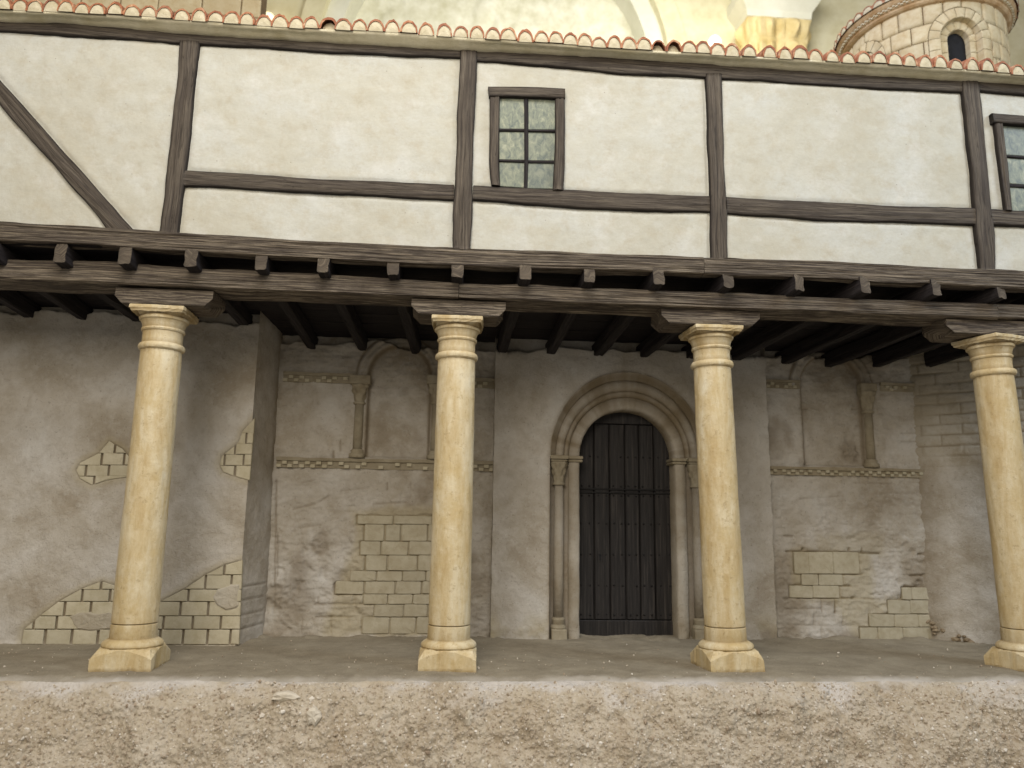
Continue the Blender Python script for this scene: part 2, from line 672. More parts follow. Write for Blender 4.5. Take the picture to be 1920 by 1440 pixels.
def mat_gravel():
    t = NT('gravelly_earth')
    c = t.coord()
    col = t.ramp(t.noise(c, 2.4, 7, 0.7), [(0.3, (0.33, 0.26, 0.175)), (0.5, (0.435, 0.37, 0.275)), (0.7, (0.53, 0.475, 0.385))])
    v = t.n('ShaderNodeTexVoronoi', Scale=46.0)
    t.l(c, v.inputs['Vector'])
    col = t.mix(t.math('MULTIPLY', t.ramp(v.outputs['Color'], [(0.3, (0, 0, 0)), (0.9, (1, 1, 1))]), 0.55), col, (0.50, 0.435, 0.35))
    col = t.mix(t.math('MULTIPLY', t.ramp(t.noise(c, 60, 4, 0.7), [(0.55, (0, 0, 0)), (0.7, (1, 1, 1))]), 0.3), col, (0.25, 0.185, 0.125))
    col = t.mix(t.attr('lip_light'), col, (0.56, 0.53, 0.50))  # bright top of the bank: overhead light put into the colour
    nb = t.bump(t.noise(c, 95, 4, 0.75), 0.7, 0.008)
    t.bump(v.outputs['Distance'], 0.6, 0.012, nb)
    return t.done(col, 0.92)


def mat_grain():
    t = NT('gravel_grains')
    oi = t.attr('tone')
    col = t.ramp(oi, [(0.0, (0.29, 0.22, 0.155)), (0.30, (0.38, 0.31, 0.23)), (0.62, (0.48, 0.42, 0.335)), (0.85, (0.62, 0.57, 0.49)), (1.0, (0.78, 0.75, 0.69))])
    c = t.coord()
    t.bump(t.noise(c, 120, 3, 0.7), 0.4, 0.004)
    return t.done(col, 0.8)


UPPER = mat_upper_plaster()
RENDER = mat_render()
ASHLAR = mat_stone('worn_ashlar', (0.39, 0.34, 0.235), (0.49, 0.445, 0.335), (0.28, 0.23, 0.145))
BRICK = mat_stone('pale_ashlar', (0.45, 0.40, 0.275), (0.555, 0.505, 0.38), (0.34, 0.285, 0.175))
CARVED = mat_stone('carved_limestone', (0.27, 0.225, 0.150), (0.38, 0.335, 0.245), (0.17, 0.13, 0.075))
RUBBLE = mat_stone('brown_rubble', (0.22, 0.165, 0.105), (0.34, 0.27, 0.18), (0.15, 0.11, 0.07))
COLUMN = mat_column()
WOOD = mat_wood('dark_hewn_timber', (0.036, 0.027, 0.022), (0.074, 0.060, 0.046), (0.15, 0.124, 0.094), 0.8)
WOODW = mat_wood('weathered_hewn_timber', (0.028, 0.020, 0.016), (0.076, 0.059, 0.044), (0.29, 0.24, 0.175), 1.5)
WOODD = mat_wood('darkest_timber', (0.010, 0.008, 0.009), (0.022, 0.018, 0.019), (0.045, 0.038, 0.036), 0.6)  # darkest timber tone: joist bodies, floor boards, glazing bars
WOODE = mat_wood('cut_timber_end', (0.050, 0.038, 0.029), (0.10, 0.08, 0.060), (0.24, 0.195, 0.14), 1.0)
DOOR = mat_door()
IRON = mat_iron()
TILE = mat_tile()
TMORTAR = mat_plain('tile_bedding_mortar', (0.43, 0.375, 0.245), (0.59, 0.53, 0.39), 16)
EAVE = mat_plain('eave_plaster', (0.50, 0.445, 0.29), (0.66, 0.61, 0.46), 7, bump=0.7, bsc=28)
PANE = mat_pane()
FLOOR = mat_floor()
GRAVEL = mat_gravel()
GRAIN = mat_grain()
TOWER = mat_stone('warm_ashlar', (0.50, 0.395, 0.225), (0.61, 0.525, 0.345), (0.38, 0.245, 0.10))
TOWERC = mat_stone('ochre_cornice', (0.36, 0.205, 0.08), (0.56, 0.42, 0.25), (0.28, 0.13, 0.045))
TJOINT = mat_plain('brown_joint', (0.10, 0.065, 0.03), (0.17, 0.11, 0.055))
BLACK = mat_plain('dark_opening', (0.010, 0.010, 0.011), (0.018, 0.018, 0.02))

# ------------------------------------------------------------------ ground
FY = 1.75        # floor reaches under the walls


def ground_profile(s):
    """Across the edge: s=0 at the break of the porch floor; s>0 down the bank (towards the visitor)."""
    y = np.where(s < 0, -s, 0.0)
    return y


X0G, X1G = -4.6, 6.4
nx = 620
xs = np.linspace(X0G, X1G, nx)
ys = np.linspace(FY, -0.455, 130)
Xg, Yg = np.meshgrid(xs, ys, indexing='ij')
Zg = 0.012 * fbm(Xg, Yg, 3, 5, 301) + 0.006 * fbm(Xg, Yg, 24, 3, 311)
Zg += sstep(-0.25, -0.36, Yg) * sstep(-0.455, -0.43, Yg) * 0.012 * fbm(Xg, Yg, 18, 3, 325)
Zg -= 0.03 * sstep(-0.30, -0.52, Yg) ** 2
Zg += 0.055 * sstep(1.05, 1.50, Yg) * (fbm(Xg, Yg, 4, 4, 321) > 0.12) * fbm(Xg, Yg, 4, 4, 321)
lip_light = sstep(-0.32, -0.49, Yg) * np.clip(0.62 + 0.9 * fbm(Xg, Yg, 4, 4, 331), 0, 1)
obj('porch_floor', np.stack([Xg, Yg, Zg], -1), grid_faces(nx, 130, flip=True), FLOOR, smooth=True,
    attrs={'lip_light': lip_light.ravel()}, kind='structure')

# bank: rounded lip then a steep gravelly face
nb_x, nb_s = 1150, 190
xs = np.linspace(X0G, X1G, nb_x)
sl = np.linspace(0, 1.35, nb_s)
ang = np.radians(12 + 56 * sstep(0.0, 0.26, sl))
dy, dz = -np.cos(ang), -np.sin(ang)
ds = sl[1] - sl[0]
By = -0.455 + np.r_[0, np.cumsum(dy[:-1] * ds)]
Bz = -0.0187 + np.r_[0, np.cumsum(dz[:-1] * ds)]
Xb, Sb = np.meshgrid(xs, sl, indexing='ij')
edge_in = (0.05 * fbm(Xb, Xb * 0, 1.2, 4, 341) + 0.05 * fbm(Xb, Xb * 0, 6, 4, 345)) * sstep(0, 0.10, Sb)
hb = 0.075 * fbm(Xb, Sb, 2.3, 4, 351) + 0.034 * fbm(Xb, Sb, 9, 3, 361) + 0.018 * np.abs(fbm(Xb, Sb, 26, 3, 371)) + 0.013 * fbm(Xb, Sb, 55, 2, 381)
hb *= sstep(0.0, 0.06, Sb)
ny, nz = -np.sin(ang), np.cos(ang)
Ybk = By[None] + ny[None] * hb + edge_in
flo = lambda X_, Y_: 0.012 * fbm(X_, Y_, 3, 5, 301) + 0.006 * fbm(X_, Y_, 24, 3, 311)
Zbk = Bz[None] + nz[None] * hb + flo(Xb, Ybk) * sstep(0.16, 0.02, Sb)
lip_light = np.clip(0.75 - Sb / 0.17 + 2.2 * fbm(Xb, Sb, 4.5, 5, 391), 0, 1) * 0.7
obj('gravel_bank', np.stack([Xb, Ybk, Zbk], -1), grid_faces(nb_x, nb_s, flip=True), GRAVEL, smooth=True,
    attrs={'lip_light': lip_light.ravel()}, kind='structure')

# loose grains on the bank, one countless mass
ICO_V = np.array([(0, 0, 1), (0.894, 0, 0.447), (0.276, 0.851, 0.447), (-0.724, 0.526, 0.447), (-0.724, -0.526, 0.447), (0.276, -0.851, 0.447),
                  (0.724, 0.526, -0.447), (-0.276, 0.851, -0.447), (-0.894, 0, -0.447), (-0.276, -0.851, -0.447), (0.724, -0.526, -0.447), (0, 0, -1)])
ICO_F = np.array([(0, 1, 2), (0, 2, 3), (0, 3, 4), (0, 4, 5), (0, 5, 1), (1, 6, 2), (2, 7, 3), (3, 8, 4), (4, 9, 5), (5, 10, 1),
                  (2, 6, 7), (3, 7, 8), (4, 8, 9), (5, 9, 10), (1, 10, 6), (11, 7, 6), (11, 8, 7), (11, 9, 8), (11, 10, 9), (11, 6, 10)])


def grains(name, centres, sizes, seed):
    r = np.random.default_rng(seed)
    n = len(centres)
    V = ICO_V[None] * (1 + r.normal(0, 0.22, (n, 12, 1))) * sizes[:, None, None] * r.uniform(0.6, 1.25, (n, 1, 3))
    V = V + centres[:, None]
    F = (ICO_F[None] + (np.arange(n) * 12)[:, None, None]).reshape(-1, 3)
    tone = np.repeat(np.clip(r.beta(2.2, 2.2, n), 0, 1), 12)
    return obj(name, V, F, GRAIN, smooth=False, attrs={'tone': tone}, kind='stuff')


r_ = np.random.default_rng(5)
ng = 42000
gi = r_.integers(0, nb_x, ng)
gj = (r_.beta(1.3, 1.0, ng) * (nb_s * 0.72 - 5) + 5).astype(int)
gc = np.stack([Xb[gi, gj] + r_.normal(0, 0.006, ng), Ybk[gi, gj], Zbk[gi, gj]], 1)
gs = np.clip(r_.lognormal(-5.25, 0.42, ng), 0.003, 0.018)
tag(grains('gravel', gc, gs, 9), 'loose sandy gravel grains covering the bank in front of the porch', 'gravel')
nf = 300
fx, fy = r_.uniform(-3.6, 5.2, nf), 1.5 - 1.95 * r_.beta(2.2, 1, nf)
tag(grains('grit', np.stack([fx, fy, 0.004 + 0 * fx], 1), np.clip(r_.lognormal(-5.45, 0.4, nf), 0.003, 0.012), 12),
    'scattered pale grit lying on the porch floor', 'grit')

def bank_point(px, py):
    i = np.argmin((np.abs(Xb - at(px, py, Y=-0.62)[0])).sum(1))
    P = np.stack([Xb[i], Ybk[i], Zbk[i]], 1)
    d = P - CPOS
    yy = 720 - FPX * (d @ CU) / (d @ CF)
    return P[np.argmin(np.abs(yy - py))]


rc = np.random.default_rng(44)
CHIP = mat_stone('pale_chip', (0.50, 0.44, 0.34), (0.62, 0.57, 0.48), (0.42, 0.35, 0.25))
for px, py, sx, sz, lab in ((534, 1307, 0.085, 0.028, 'flat cream stone chip lodged in the top edge of the gravel bank'), (592, 1345, 0.045, 0.055, 'pale whitish flake standing in the gravel, below the flat cream chip'),
                            (878, 1346, 0.025, 0.050, 'small narrow pale flake standing in the gravel below the second column')):
    c_ = bank_point(px, py)
    V_, F_ = [], []
    n_ = 14
    for k in range(n_):
        a_ = 2 * math.pi * k / n_
        rr_ = 1 + rc.normal(0, 0.16)
        V_.append((c_[0] + sx * rr_ * math.cos(a_), sz * rr_ * math.sin(a_)))
    pv, pf = prism([(x_, c_[2] + z_) for x_, z_ in V_], c_[1] + 0.03, c_[1] - 0.022, 0.012, 0.010, 0.004)
    tag(obj('stone_chip', pv, pf, CHIP), lab, 'stone chip', None, 'thing')

# ------------------------------------------------------------------ columns and their timber brackets
def depth_of(p):
    return float((np.asarray(p) - CPOS) @ CF)


def col_prof(rows):
    out = []
    for y, hw in rows:
        p = at(850, y, Y=0.0)
        out.append((hw * depth_of(p) / FPX, p[2]))
    return out


ZTOP = 2.60


def make_column():
    root = thing('stone_column', 'x', 'column', (0, 0, 0), 'columns of the porch')
    # plinth block with chamfered shoulders
    zb = 0.155
    hw = 0.205
    import bmesh
    bm = bmesh.new()
    ring = []
    n = 12
    lev = [(-0.012, hw * 0.985), (0.02, hw), (0.095, hw)]
    V, F = [], []
    # square footprint walked in 40 points; the faces are cut back in an arch towards the corners
    K = 48
    th = [(-math.pi / 4 + 2 * math.pi * k / K) for k in range(K)]

    def sq(a, h):
        m = max(abs(math.cos(a)), abs(math.sin(a)))
        return np.array([math.cos(a) / m, math.sin(a) / m]) * h
    for z, h in lev[:2]:
        V.append([(*sq(a, h), z) for a in th])
    arch = []
    for a in th:
        k = (a + math.pi / 4) % (math.pi / 2) / (math.pi / 2)
        arch.append(0.076 + 0.058 * math.sin(math.pi * k) ** 0.75)
    V.append([(*sq(a, hw), z) for a, z in zip(th, arch)])
    V.append([(*(sq(a, hw) * 0.45 + np.array([math.cos(a), math.sin(a)]) * hw * 0.53), 0.137) for a in th])
    V.append([(math.cos(a) * hw * 0.93, math.sin(a) * hw * 0.93, 0.142) for a in th])
    V.append([(math.cos(a) * 0.1, math.sin(a) * 0.1, 0.142) for a in th])
    VV = np.array(V).transpose(1, 0, 2)
    jr = np.random.default_rng(3)
    VV = VV + jr.normal(0, 0.0022, VV.shape)
    nv = VV.shape[1]
    F = grid_faces(K, nv).tolist() + [[(K - 1) * nv + k, k, k + 1, (K - 1) * nv + k + 1] for k in range(nv - 1)]
    F += [[i * nv for i in range(K)][::-1]]
    bm.free()
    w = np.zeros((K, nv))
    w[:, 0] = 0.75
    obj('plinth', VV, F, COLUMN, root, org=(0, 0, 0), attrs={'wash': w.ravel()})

    def turn(name, prof, wash=None, jitter=0.0011, seg=64, smooth='auto'):
        prof = np.array(prof)
        Vv, Ff = lathe_vf(prof, seg)
        ang = np.arctan2(Vv[..., 1], Vv[..., 0])
        Vv = Vv + (fbm(ang * 0.9, Vv[..., 2], 7, 3, len(name) * 7) * jitter * 4)[..., None] * np.stack([np.cos(ang), np.sin(ang), 0 * ang], -1)
        wv = np.tile(np.asarray(wash if wash is not None else [0.0] * len(prof)), (Vv.shape[0], 1))
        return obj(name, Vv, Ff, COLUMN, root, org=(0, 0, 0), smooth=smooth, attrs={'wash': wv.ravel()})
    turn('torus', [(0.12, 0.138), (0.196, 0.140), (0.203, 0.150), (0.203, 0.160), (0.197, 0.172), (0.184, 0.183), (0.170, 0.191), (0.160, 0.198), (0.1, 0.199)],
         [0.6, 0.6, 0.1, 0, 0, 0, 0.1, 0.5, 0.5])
    c = col_prof([(1203, 40.0), (1172.5, 39.3), (1171, 38.2)])
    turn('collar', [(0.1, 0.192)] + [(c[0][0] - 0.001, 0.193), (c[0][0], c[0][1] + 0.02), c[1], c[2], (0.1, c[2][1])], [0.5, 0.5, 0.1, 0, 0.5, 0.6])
    sh = col_prof([(1170, 38.0), (1168.6, 39.0), (1120, 38.8), (1060, 38.5), (1000, 37.8), (920, 37.0), (840, 36.4), (760, 35.8), (700, 35.2), (676, 34.8)])
    zs = np.linspace(sh[1][1], sh[-1][1], 60)
    rr = np.interp(zs, [p[1] for p in sh[1:]], [p[0] for p in sh[1:]])
    turn('shaft', [(0.1, c[2][1])] + [sh[0]] + list(zip(rr, zs)), [0.8, 0.6] + [0.1] + [0] * 59, jitter=0.0009)
    a = col_prof([(677.5, 34.2), (676.5, 36.5), (674.5, 39.0), (671, 40.2), (667.5, 39.4), (665, 37.4), (664, 34.8)])
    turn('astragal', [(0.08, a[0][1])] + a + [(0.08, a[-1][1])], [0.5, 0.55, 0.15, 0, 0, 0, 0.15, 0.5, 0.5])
    # capital: round neck that swells through two rings to a square block
    rows = [(664.5, 34.6), (656, 34.0), (643.5, 34.2), (642.5, 36.0), (640, 37.2), (637.6, 36.6), (637.0, 35.2), (631, 36.2), (624, 39.0), (622.5, 41.6), (619, 42.4), (617.5, 41.0), (616, 40.0)]
    cp = col_prof(rows)
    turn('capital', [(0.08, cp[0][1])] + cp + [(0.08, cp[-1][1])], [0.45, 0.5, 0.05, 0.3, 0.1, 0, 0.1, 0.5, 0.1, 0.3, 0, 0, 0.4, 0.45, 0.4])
    z0 = cp[-1][1]
    zA = [z0 - 0.002, z0 + 0.010, z0 + 0.040, ZTOP - 0.048, ZTOP - 0.030, ZTOP - 0.026, ZTOP - 0.004, ZTOP]
    hA = [0.152, 0.160, 0.174, 0.192, 0.199, 0.201, 0.202, 0.196]
    rd = [0.75, 0.50, 0.30, 0.18, 0.14, 0.12, 0.12, 0.12]
    V = []
    for z, h, q in zip(zA, hA, rd):
        V.append([(*(sq(t_, h) * (1 - q) + np.array([math.cos(t_), math.sin(t_)]) * h * 1.06 * q), z) for t_ in th])
    VV = np.array(V).transpose(1, 0, 2) + jr.normal(0, 0.0016, (K, len(zA), 3))
    nv = len(zA)
    F = grid_faces(K, nv).tolist() + [[(K - 1) * nv + k, k, k + 1, (K - 1) * nv + k + 1] for k in range(nv - 1)]
    F += [[i * nv for i in range(K)][::-1], [i * nv + nv - 1 for i in range(K)]]
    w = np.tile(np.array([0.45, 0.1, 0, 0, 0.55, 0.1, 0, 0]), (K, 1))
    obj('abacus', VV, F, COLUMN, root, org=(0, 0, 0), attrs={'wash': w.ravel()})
    return root


COLX = [-2.245, 0.0, 2.088, 4.475]
CLAB = ['yellow stone column standing before the left plastered wall, partly hiding its stone patches',
        'yellow stone column standing before the blind arcade wall, between left wall and door',
        'yellow stone column overlapping the right side of the dark arched doorway',
        'yellow stone column standing before the oblique wall, cut off by the photo edge']
BLAB = ['dark timber bracket on the column before the left plastered wall',
        'dark timber bracket on the column left of the arched door',
        'dark timber bracket on the column overlapping the right of the arched door',
        'dark timber bracket on the column before the oblique wall']


def copy_tree(root):
    r = root.copy()
    COL.objects.link(r)
    for ch in list(root.children):
        c = ch.copy()
        COL.objects.link(c)
        c.parent = r
    return r


col0 = make_column()
rots = [0.03, -0.03, 0.05, 0.34]
cols = [col0] + [copy_tree(col0) for _ in range(3)]
for c, x, l, rz in zip(cols, COLX, CLAB, rots):
    c.location = (x, 0.0, 0.0)
    c.rotation_euler = (0, {2.088: -0.018, 4.475: -0.032}.get(x, 0.0), rz)
    c['label'] = l


def bracket_ends(V, s, off):
    # the lower half of each end is cut back at a slant
    low = np.clip(-off[..., 1] / 0.063, 0, 1)
    xc = (V[..., 0].min() + V[..., 0].max()) / 2
    V[..., 0] = xc + (V[..., 0] - xc) * (1 - 0.17 * low)
    return V


BX = [(212, 397), (771, 948), (1240, 1424), (1772, 1952)]
for (a, b), x, l in zip(BX, COLX, BLAB):
    xa, xb = at(a, 585, Y=-0.16)[0], at(b, 585, Y=-0.16)[0]
    o = timber('timber_bracket', (xa, 0.0, ZTOP + 0.069), (xb, 0.0, ZTOP + 0.067), 0.33, 0.126, WOODW, None, ends=bracket_ends, wob=0.003, ch=0.008, rough=0.004, step=0.02)
    tag(o, l, 'bracket', 'timber brackets on the columns', 'thing')

# ------------------------------------------------------------------ timber-framed gallery
gal = thing('timber_framed_gallery', 'cream plastered half-timbered gallery with two windows above the columns', 'building', (0.6, -0.1, 2.7))
YW = -0.275      # plaster face
YT = -0.300      # timber face


def ext(pts, x0=None, x1=None):
    """Carry a traced edge on past the picture's sides."""
    p = [tuple(q) for q in pts]
    if x0 is not None:
        (ax, ay), (bx, by) = p[0], p[min(2, len(p) - 1)]
        p.insert(0, (x0, ay + (by - ay) / (bx - ax) * (x0 - ax)))
    if x1 is not None:
        (ax, ay), (bx, by) = p[-1], p[max(-3, -len(p))]
        p.append((x1, ay + (by - ay) / (bx - ax) * (x1 - ax)))
    return p


T_POSTS = [
    ([(335, 76), (334, 130), (325, 190), (316, 280), (307, 370), (296, 438)], [(373, 76), (367, 130), (361, 200), (351, 290), (344, 350), (338, 400), (333, 438)]),
    ([(862, 84), (862, 110), (860, 150), (856, 215), (857, 260), (852, 340), (850, 400), (848, 468)], [(897, 86), (895, 110), (891, 190), (889, 250), (887, 330), (885, 400), (881, 468)]),
    ([(1324, 138), (1327, 230), (1330, 320), (1332, 400), (1333, 488)], [(1354, 138), (1357, 240), (1360, 330), (1364, 400), (1365, 488)]),
    ([(1802, 138), (1812, 230), (1820, 300), (1828, 390), (1838, 508)], [(1835, 138), (1842, 200), (1850, 290), (1858, 370), (1867, 440), (1868, 508)]),
]
T_BRACE = ([(-60, 82), (0, 150), (33, 188), (73, 232), (117, 282), (173, 345), (212, 388), (252, 434)],
           [(-60, 128), (0, 198), (33, 236), (77, 282), (110, 320), (142, 360), (176, 396), (204, 434)])
T_RAILS = [
    ([(344, 318), (420, 322), (520, 328), (600, 335), (700, 338), (770, 343), (852, 345)], [(342, 348), (420, 350), (520, 357), (610, 362), (720, 367), (790, 372), (851, 374)]),
    ([(887, 346), (980, 352), (1060, 355), (1200, 362), (1331, 366)], [(886, 375), (940, 378), (1010, 384), (1090, 390), (1180, 394), (1332, 397)]),
    ([(1362, 369), (1450, 374), (1550, 378), (1650, 384), (1828, 389)], [(1363, 400), (1450, 405), (1530, 412), (1650, 415), (1831, 421)]),
    (ext([(1856, 391), (1920, 394)], None, 2140), ext([(1860, 421), (1920, 424)], None, 2140)),
]
T_TOP = [
    (ext([(0, 34), (100, 36), (200, 46), (300, 56), (400, 64), (500, 70), (600, 76), (700, 83), (863, 91)], -190), ext([(0, 58), (100, 64), (200, 70), (330, 80), (500, 88), (620, 97), (863, 108)], -190)),
    ([(895, 93), (1000, 95), (1050, 97), (1150, 103), (1280, 112), (1400, 123), (1560, 133), (1804, 142)], [(894, 113), (1000, 120), (1100, 130), (1170, 137), (1300, 143), (1500, 155), (1700, 167), (1804, 172)]),
    (ext([(1834, 143), (1920, 151)], None, 2140), ext([(1836, 170), (1920, 177)], None, 2140)),
]


def tbar(name, AB, yf=YT, yb=-0.2, **k):
    return bar(name, xz(AB[0], yf), xz(AB[1], yf), yf, yb, WOOD, gal, **k)


for k, p in enumerate(T_POSTS):
    tbar('post', p, YT - (0.006 if k in (1, 3) else 0.003))
tbar('brace', T_BRACE, YT)
for p in T_RAILS:
    tbar('rail', p, YT)
for p in T_TOP:
    tbar('wall_plate', p, YT + 0.004)

ZR = (3.05, 4.80)
# plaster infill, one sheet per bay and side of the rail; grooved against the timbers
EDGES = []
for a, b in T_POSTS + [T_BRACE] + T_RAILS + T_TOP:
    for e in (a, b):
        q = xz(e, YT)
        EDGES += list(zip(q[:-1], q[1:]))


def infill_h(P, s, t):
    X, Z = P[..., 0], P[..., 2]
    h = 0.010 * fbm(X, Z, 1.6, 4, 401) + 0.005 * fbm(X, Z, 11, 4, 411) + 0.0016 * fbm(X * 0.6, Z, 60, 2, 421)
    d = np.full(X.shape, 9.0)
    for a, b in EDGES:
        lo, hi = min(a[0], b[0]) - 0.06, max(a[0], b[0]) + 0.06
        if hi < X.min() or lo > X.max():
            continue
        d = np.minimum(d, segdist(X, Z, a, b))
    h = h - 0.012 * np.exp(-(d / 0.013) ** 2) + 0.002 * np.exp(-((d - 0.04) / 0.03) ** 2)
    return h, {}


def mid(pair, yv):
    """Middle of a post at the height of the photo row yv."""
    (a, b) = pair
    fa = np.interp(yv, [p[1] for p in a], [p[0] for p in a])
    fb = np.interp(yv, [p[1] for p in b], [p[0] for p in b])
    return (fa + fb) / 2


bays = [(-190, None), (0, 1), (1, 2), (2, 3), (3, 2140)]
for k, (l, r) in enumerate(bays):
    def xx(e, py):
        return mid(T_POSTS[e], py) if (e is not None and 0 <= e < 4) else e
    le = l if l in (0, 1, 2, 3) else None
    re = 0 if r is None else (r if r in (0, 1, 2, 3) else None)

    def side(e, px, py):
        return mid(T_POSTS[e], py) if e is not None else px
    if k == 0:
        rows = [(50, 440, 75, 445)]
    else:
        rp = T_RAILS[k - 1]
        ym = lambda x: (np.interp(x, [p[0] for p in rp[0]], [p[1] for p in rp[0]]) + np.interp(x, [p[0] for p in rp[1]], [p[1] for p in rp[1]])) / 2
    top_l, top_r = {0: (46, 74), 1: (74, 100), 2: (103, 142), 3: (142, 155), 4: (155, 180)}[k]
    bot_l, bot_r = {0: (418, 440), 1: (440, 470), 2: (470, 490), 3: (490, 512), 4: (512, 525)}[k]

    def corner(e, px, py):
        return at(side(e, px, py), py, Y=YW)
    if k == 0:
        patch('plaster_panel', corner(None, -190, bot_l), corner(0, 0, bot_r), corner(0, 0, top_r), corner(None, -190, top_l), 0.016, infill_h, UPPER, gal)
    else:
        lx, rx = (side(le, 0, 350)), (side(re, 2140, 370))
        ml, mr = float(ym(lx)), float(ym(rx))
        patch('plaster_panel', corner(le, 0, ml), corner(re, 2140, mr), corner(re, 2140, top_r), corner(le, 0, top_l), 0.016, infill_h, UPPER, gal)
        patch('plaster_panel', corner(le, 0, bot_l), corner(re, 2140, bot_r), corner(re, 2140, mr), corner(le, 0, ml), 0.016, infill_h, UPPER, gal)


# windows
def window(x0, x1, ytop, ybot, lint_dy, panes_x, rows, lean=0.0):
    q = lambda px, py, Y: at(px, py, Y=Y)
    yb = YW - 0.002
    v, f = box_vf(q(x0 + 8, 0, YW)[0] + 0.0, q(x1 - 8, 0, YW)[0], yb - 0.001, yb + 0.05, q(x0, ybot + 4, YW)[2], q(x0, ytop + 6, YW)[2])
    w = obj('window', v, f, BLACK, gal)
    return w


def window_build(P, frame_l, frame_r, lintel, vm, hms, pane_cells):
    """frame_l / frame_r: jamb edges; lintel: top and bottom edges; vm, hms: glazing bars; pane_cells: four corners each."""
    yp = YW - 0.004
    ox = xz(P, YW)
    v, f = prism(ox, YW + 0.03, yp, 0.001, 0.0005)
    w = obj('window', v, f, BLACK, gal)
    for e in (frame_l, frame_r):
        bar('jamb', xz(e[0], YT - 0.012), xz(e[1], YT - 0.012), YT - 0.012, YW, WOOD, w, ch=0.008, wob=0.002)
    bar('window_head', xz(lintel[0], YT - 0.024), xz(lintel[1], YT - 0.024), YT - 0.024, YW, WOOD, w, ch=0.009, wob=0.002)
    for e in vm + hms:
        bar('glazing_bar', xz(e[0], yp - 0.016), xz(e[1], yp - 0.016), yp - 0.016, yp, WOODD, w, ch=0.004, wob=0.001)
    for c in pane_cells:
        v, f = prism(xz(c, yp - 0.004), yp + 0.002, yp - 0.005, 0.004, 0.002)
        obj('pane', v, f, PANE, w)


window_build([(930, 172), (1048, 172), (1046, 356), (928, 354)],
             ([(918, 176), (918, 260), (917, 300), (919, 330), (922, 346)], [(937, 178), (936, 260), (935, 300), (936, 330), (938, 348)]),
             ([(1041, 180), (1041, 260), (1039, 310), (1037, 355)], [(1059, 180), (1060, 260), (1059, 310), (1057, 355)]),
             ([(915, 161), (960, 161), (1010, 162), (1060, 165)], [(917, 180), (960, 180), (1010, 182), (1060, 184)]),
             [([(983, 182), (983, 240), (983, 300), (982, 353)], [(991, 182), (991, 240), (991, 300), (989, 353)])],
             [([(936, 240.5), (983, 241)], [(936, 246), (983, 246.5)]), ([(990, 242), (1041, 242.5)], [(990, 247), (1041, 248)]),
              ([(936, 298), (983, 299.5)], [(936, 303), (983, 304.5)]), ([(990, 300), (1040, 300.5)], [(990, 305), (1040, 306)])],
             [[(936, 184), (984, 184), (984, 242), (936, 242)], [(990, 184), (1042, 185), (1042, 243), (990, 243)],
              [(936, 245), (984, 245), (984, 300), (936, 300)], [(990, 246), (1042, 247), (1041, 301), (990, 301)],
              [(936, 302), (984, 303), (983, 352), (937, 349)], [(990, 304), (1041, 305), (1039, 354), (989, 353)]])
window_build([(1876, 222), (1992, 232), (2010, 404), (1894, 396)],
             ([(1865, 222), (1870, 270), (1878, 330), (1886, 393)], [(1881, 224), (1886, 270), (1893, 330), (1899, 395)]),
             ([(1980, 230), (1986, 280), (1994, 340), (2000, 402)], [(1998, 232), (2004, 280), (2012, 340), (2018, 404)]),
             ([(1861, 211), (1920, 216), (1998, 223)], [(1863, 229), (1920, 234), (2000, 241)]),
             [([(1923, 235), (1930, 300), (1940, 399)], [(1930, 235), (1937, 300), (1947, 399)])],
             [([(1884, 290), (1928, 293)], [(1885, 295), (1929, 298)]), ([(1892, 344), (1934, 347)], [(1893, 350), (1935, 353)]),
              ([(1934, 294), (1988, 299)], [(1935, 300), (1989, 304)]), ([(1941, 348), (1995, 352)], [(1942, 354), (1996, 358)])],
             [[(1880, 232), (1924, 236), (1930, 293), (1885, 290)], [(1930, 236), (1982, 241), (1988, 298), (1936, 294)],
              [(1885, 294), (1930, 297), (1935, 347), (1892, 344)], [(1936, 297), (1988, 302), (1995, 351), (1941, 347)],
              [(1893, 349), (1936, 352), (1941, 400), (1898, 396)], [(1942, 352), (1996, 356), (2001, 403), (1946, 399)]])

# bressummer, lintel, joists, boards under the gallery
XE0, XE1 = -4.3, 5.7
upts = xz(ext([(0, 415), (150, 425), (250, 430), (400, 440), (600, 452), (850, 464), (1100, 474), (1340, 483), (1600, 492), (1800, 503), (1920, 508)], -190, 2140), -0.31)
lpts = xz(ext([(0, 450), (150, 457), (300, 468), (450, 477), (600, 485), (800, 496), (1000, 502), (1200, 507), (1300, 512), (1500, 518), (1700, 530), (1920, 540)], -190, 2140), -0.31)


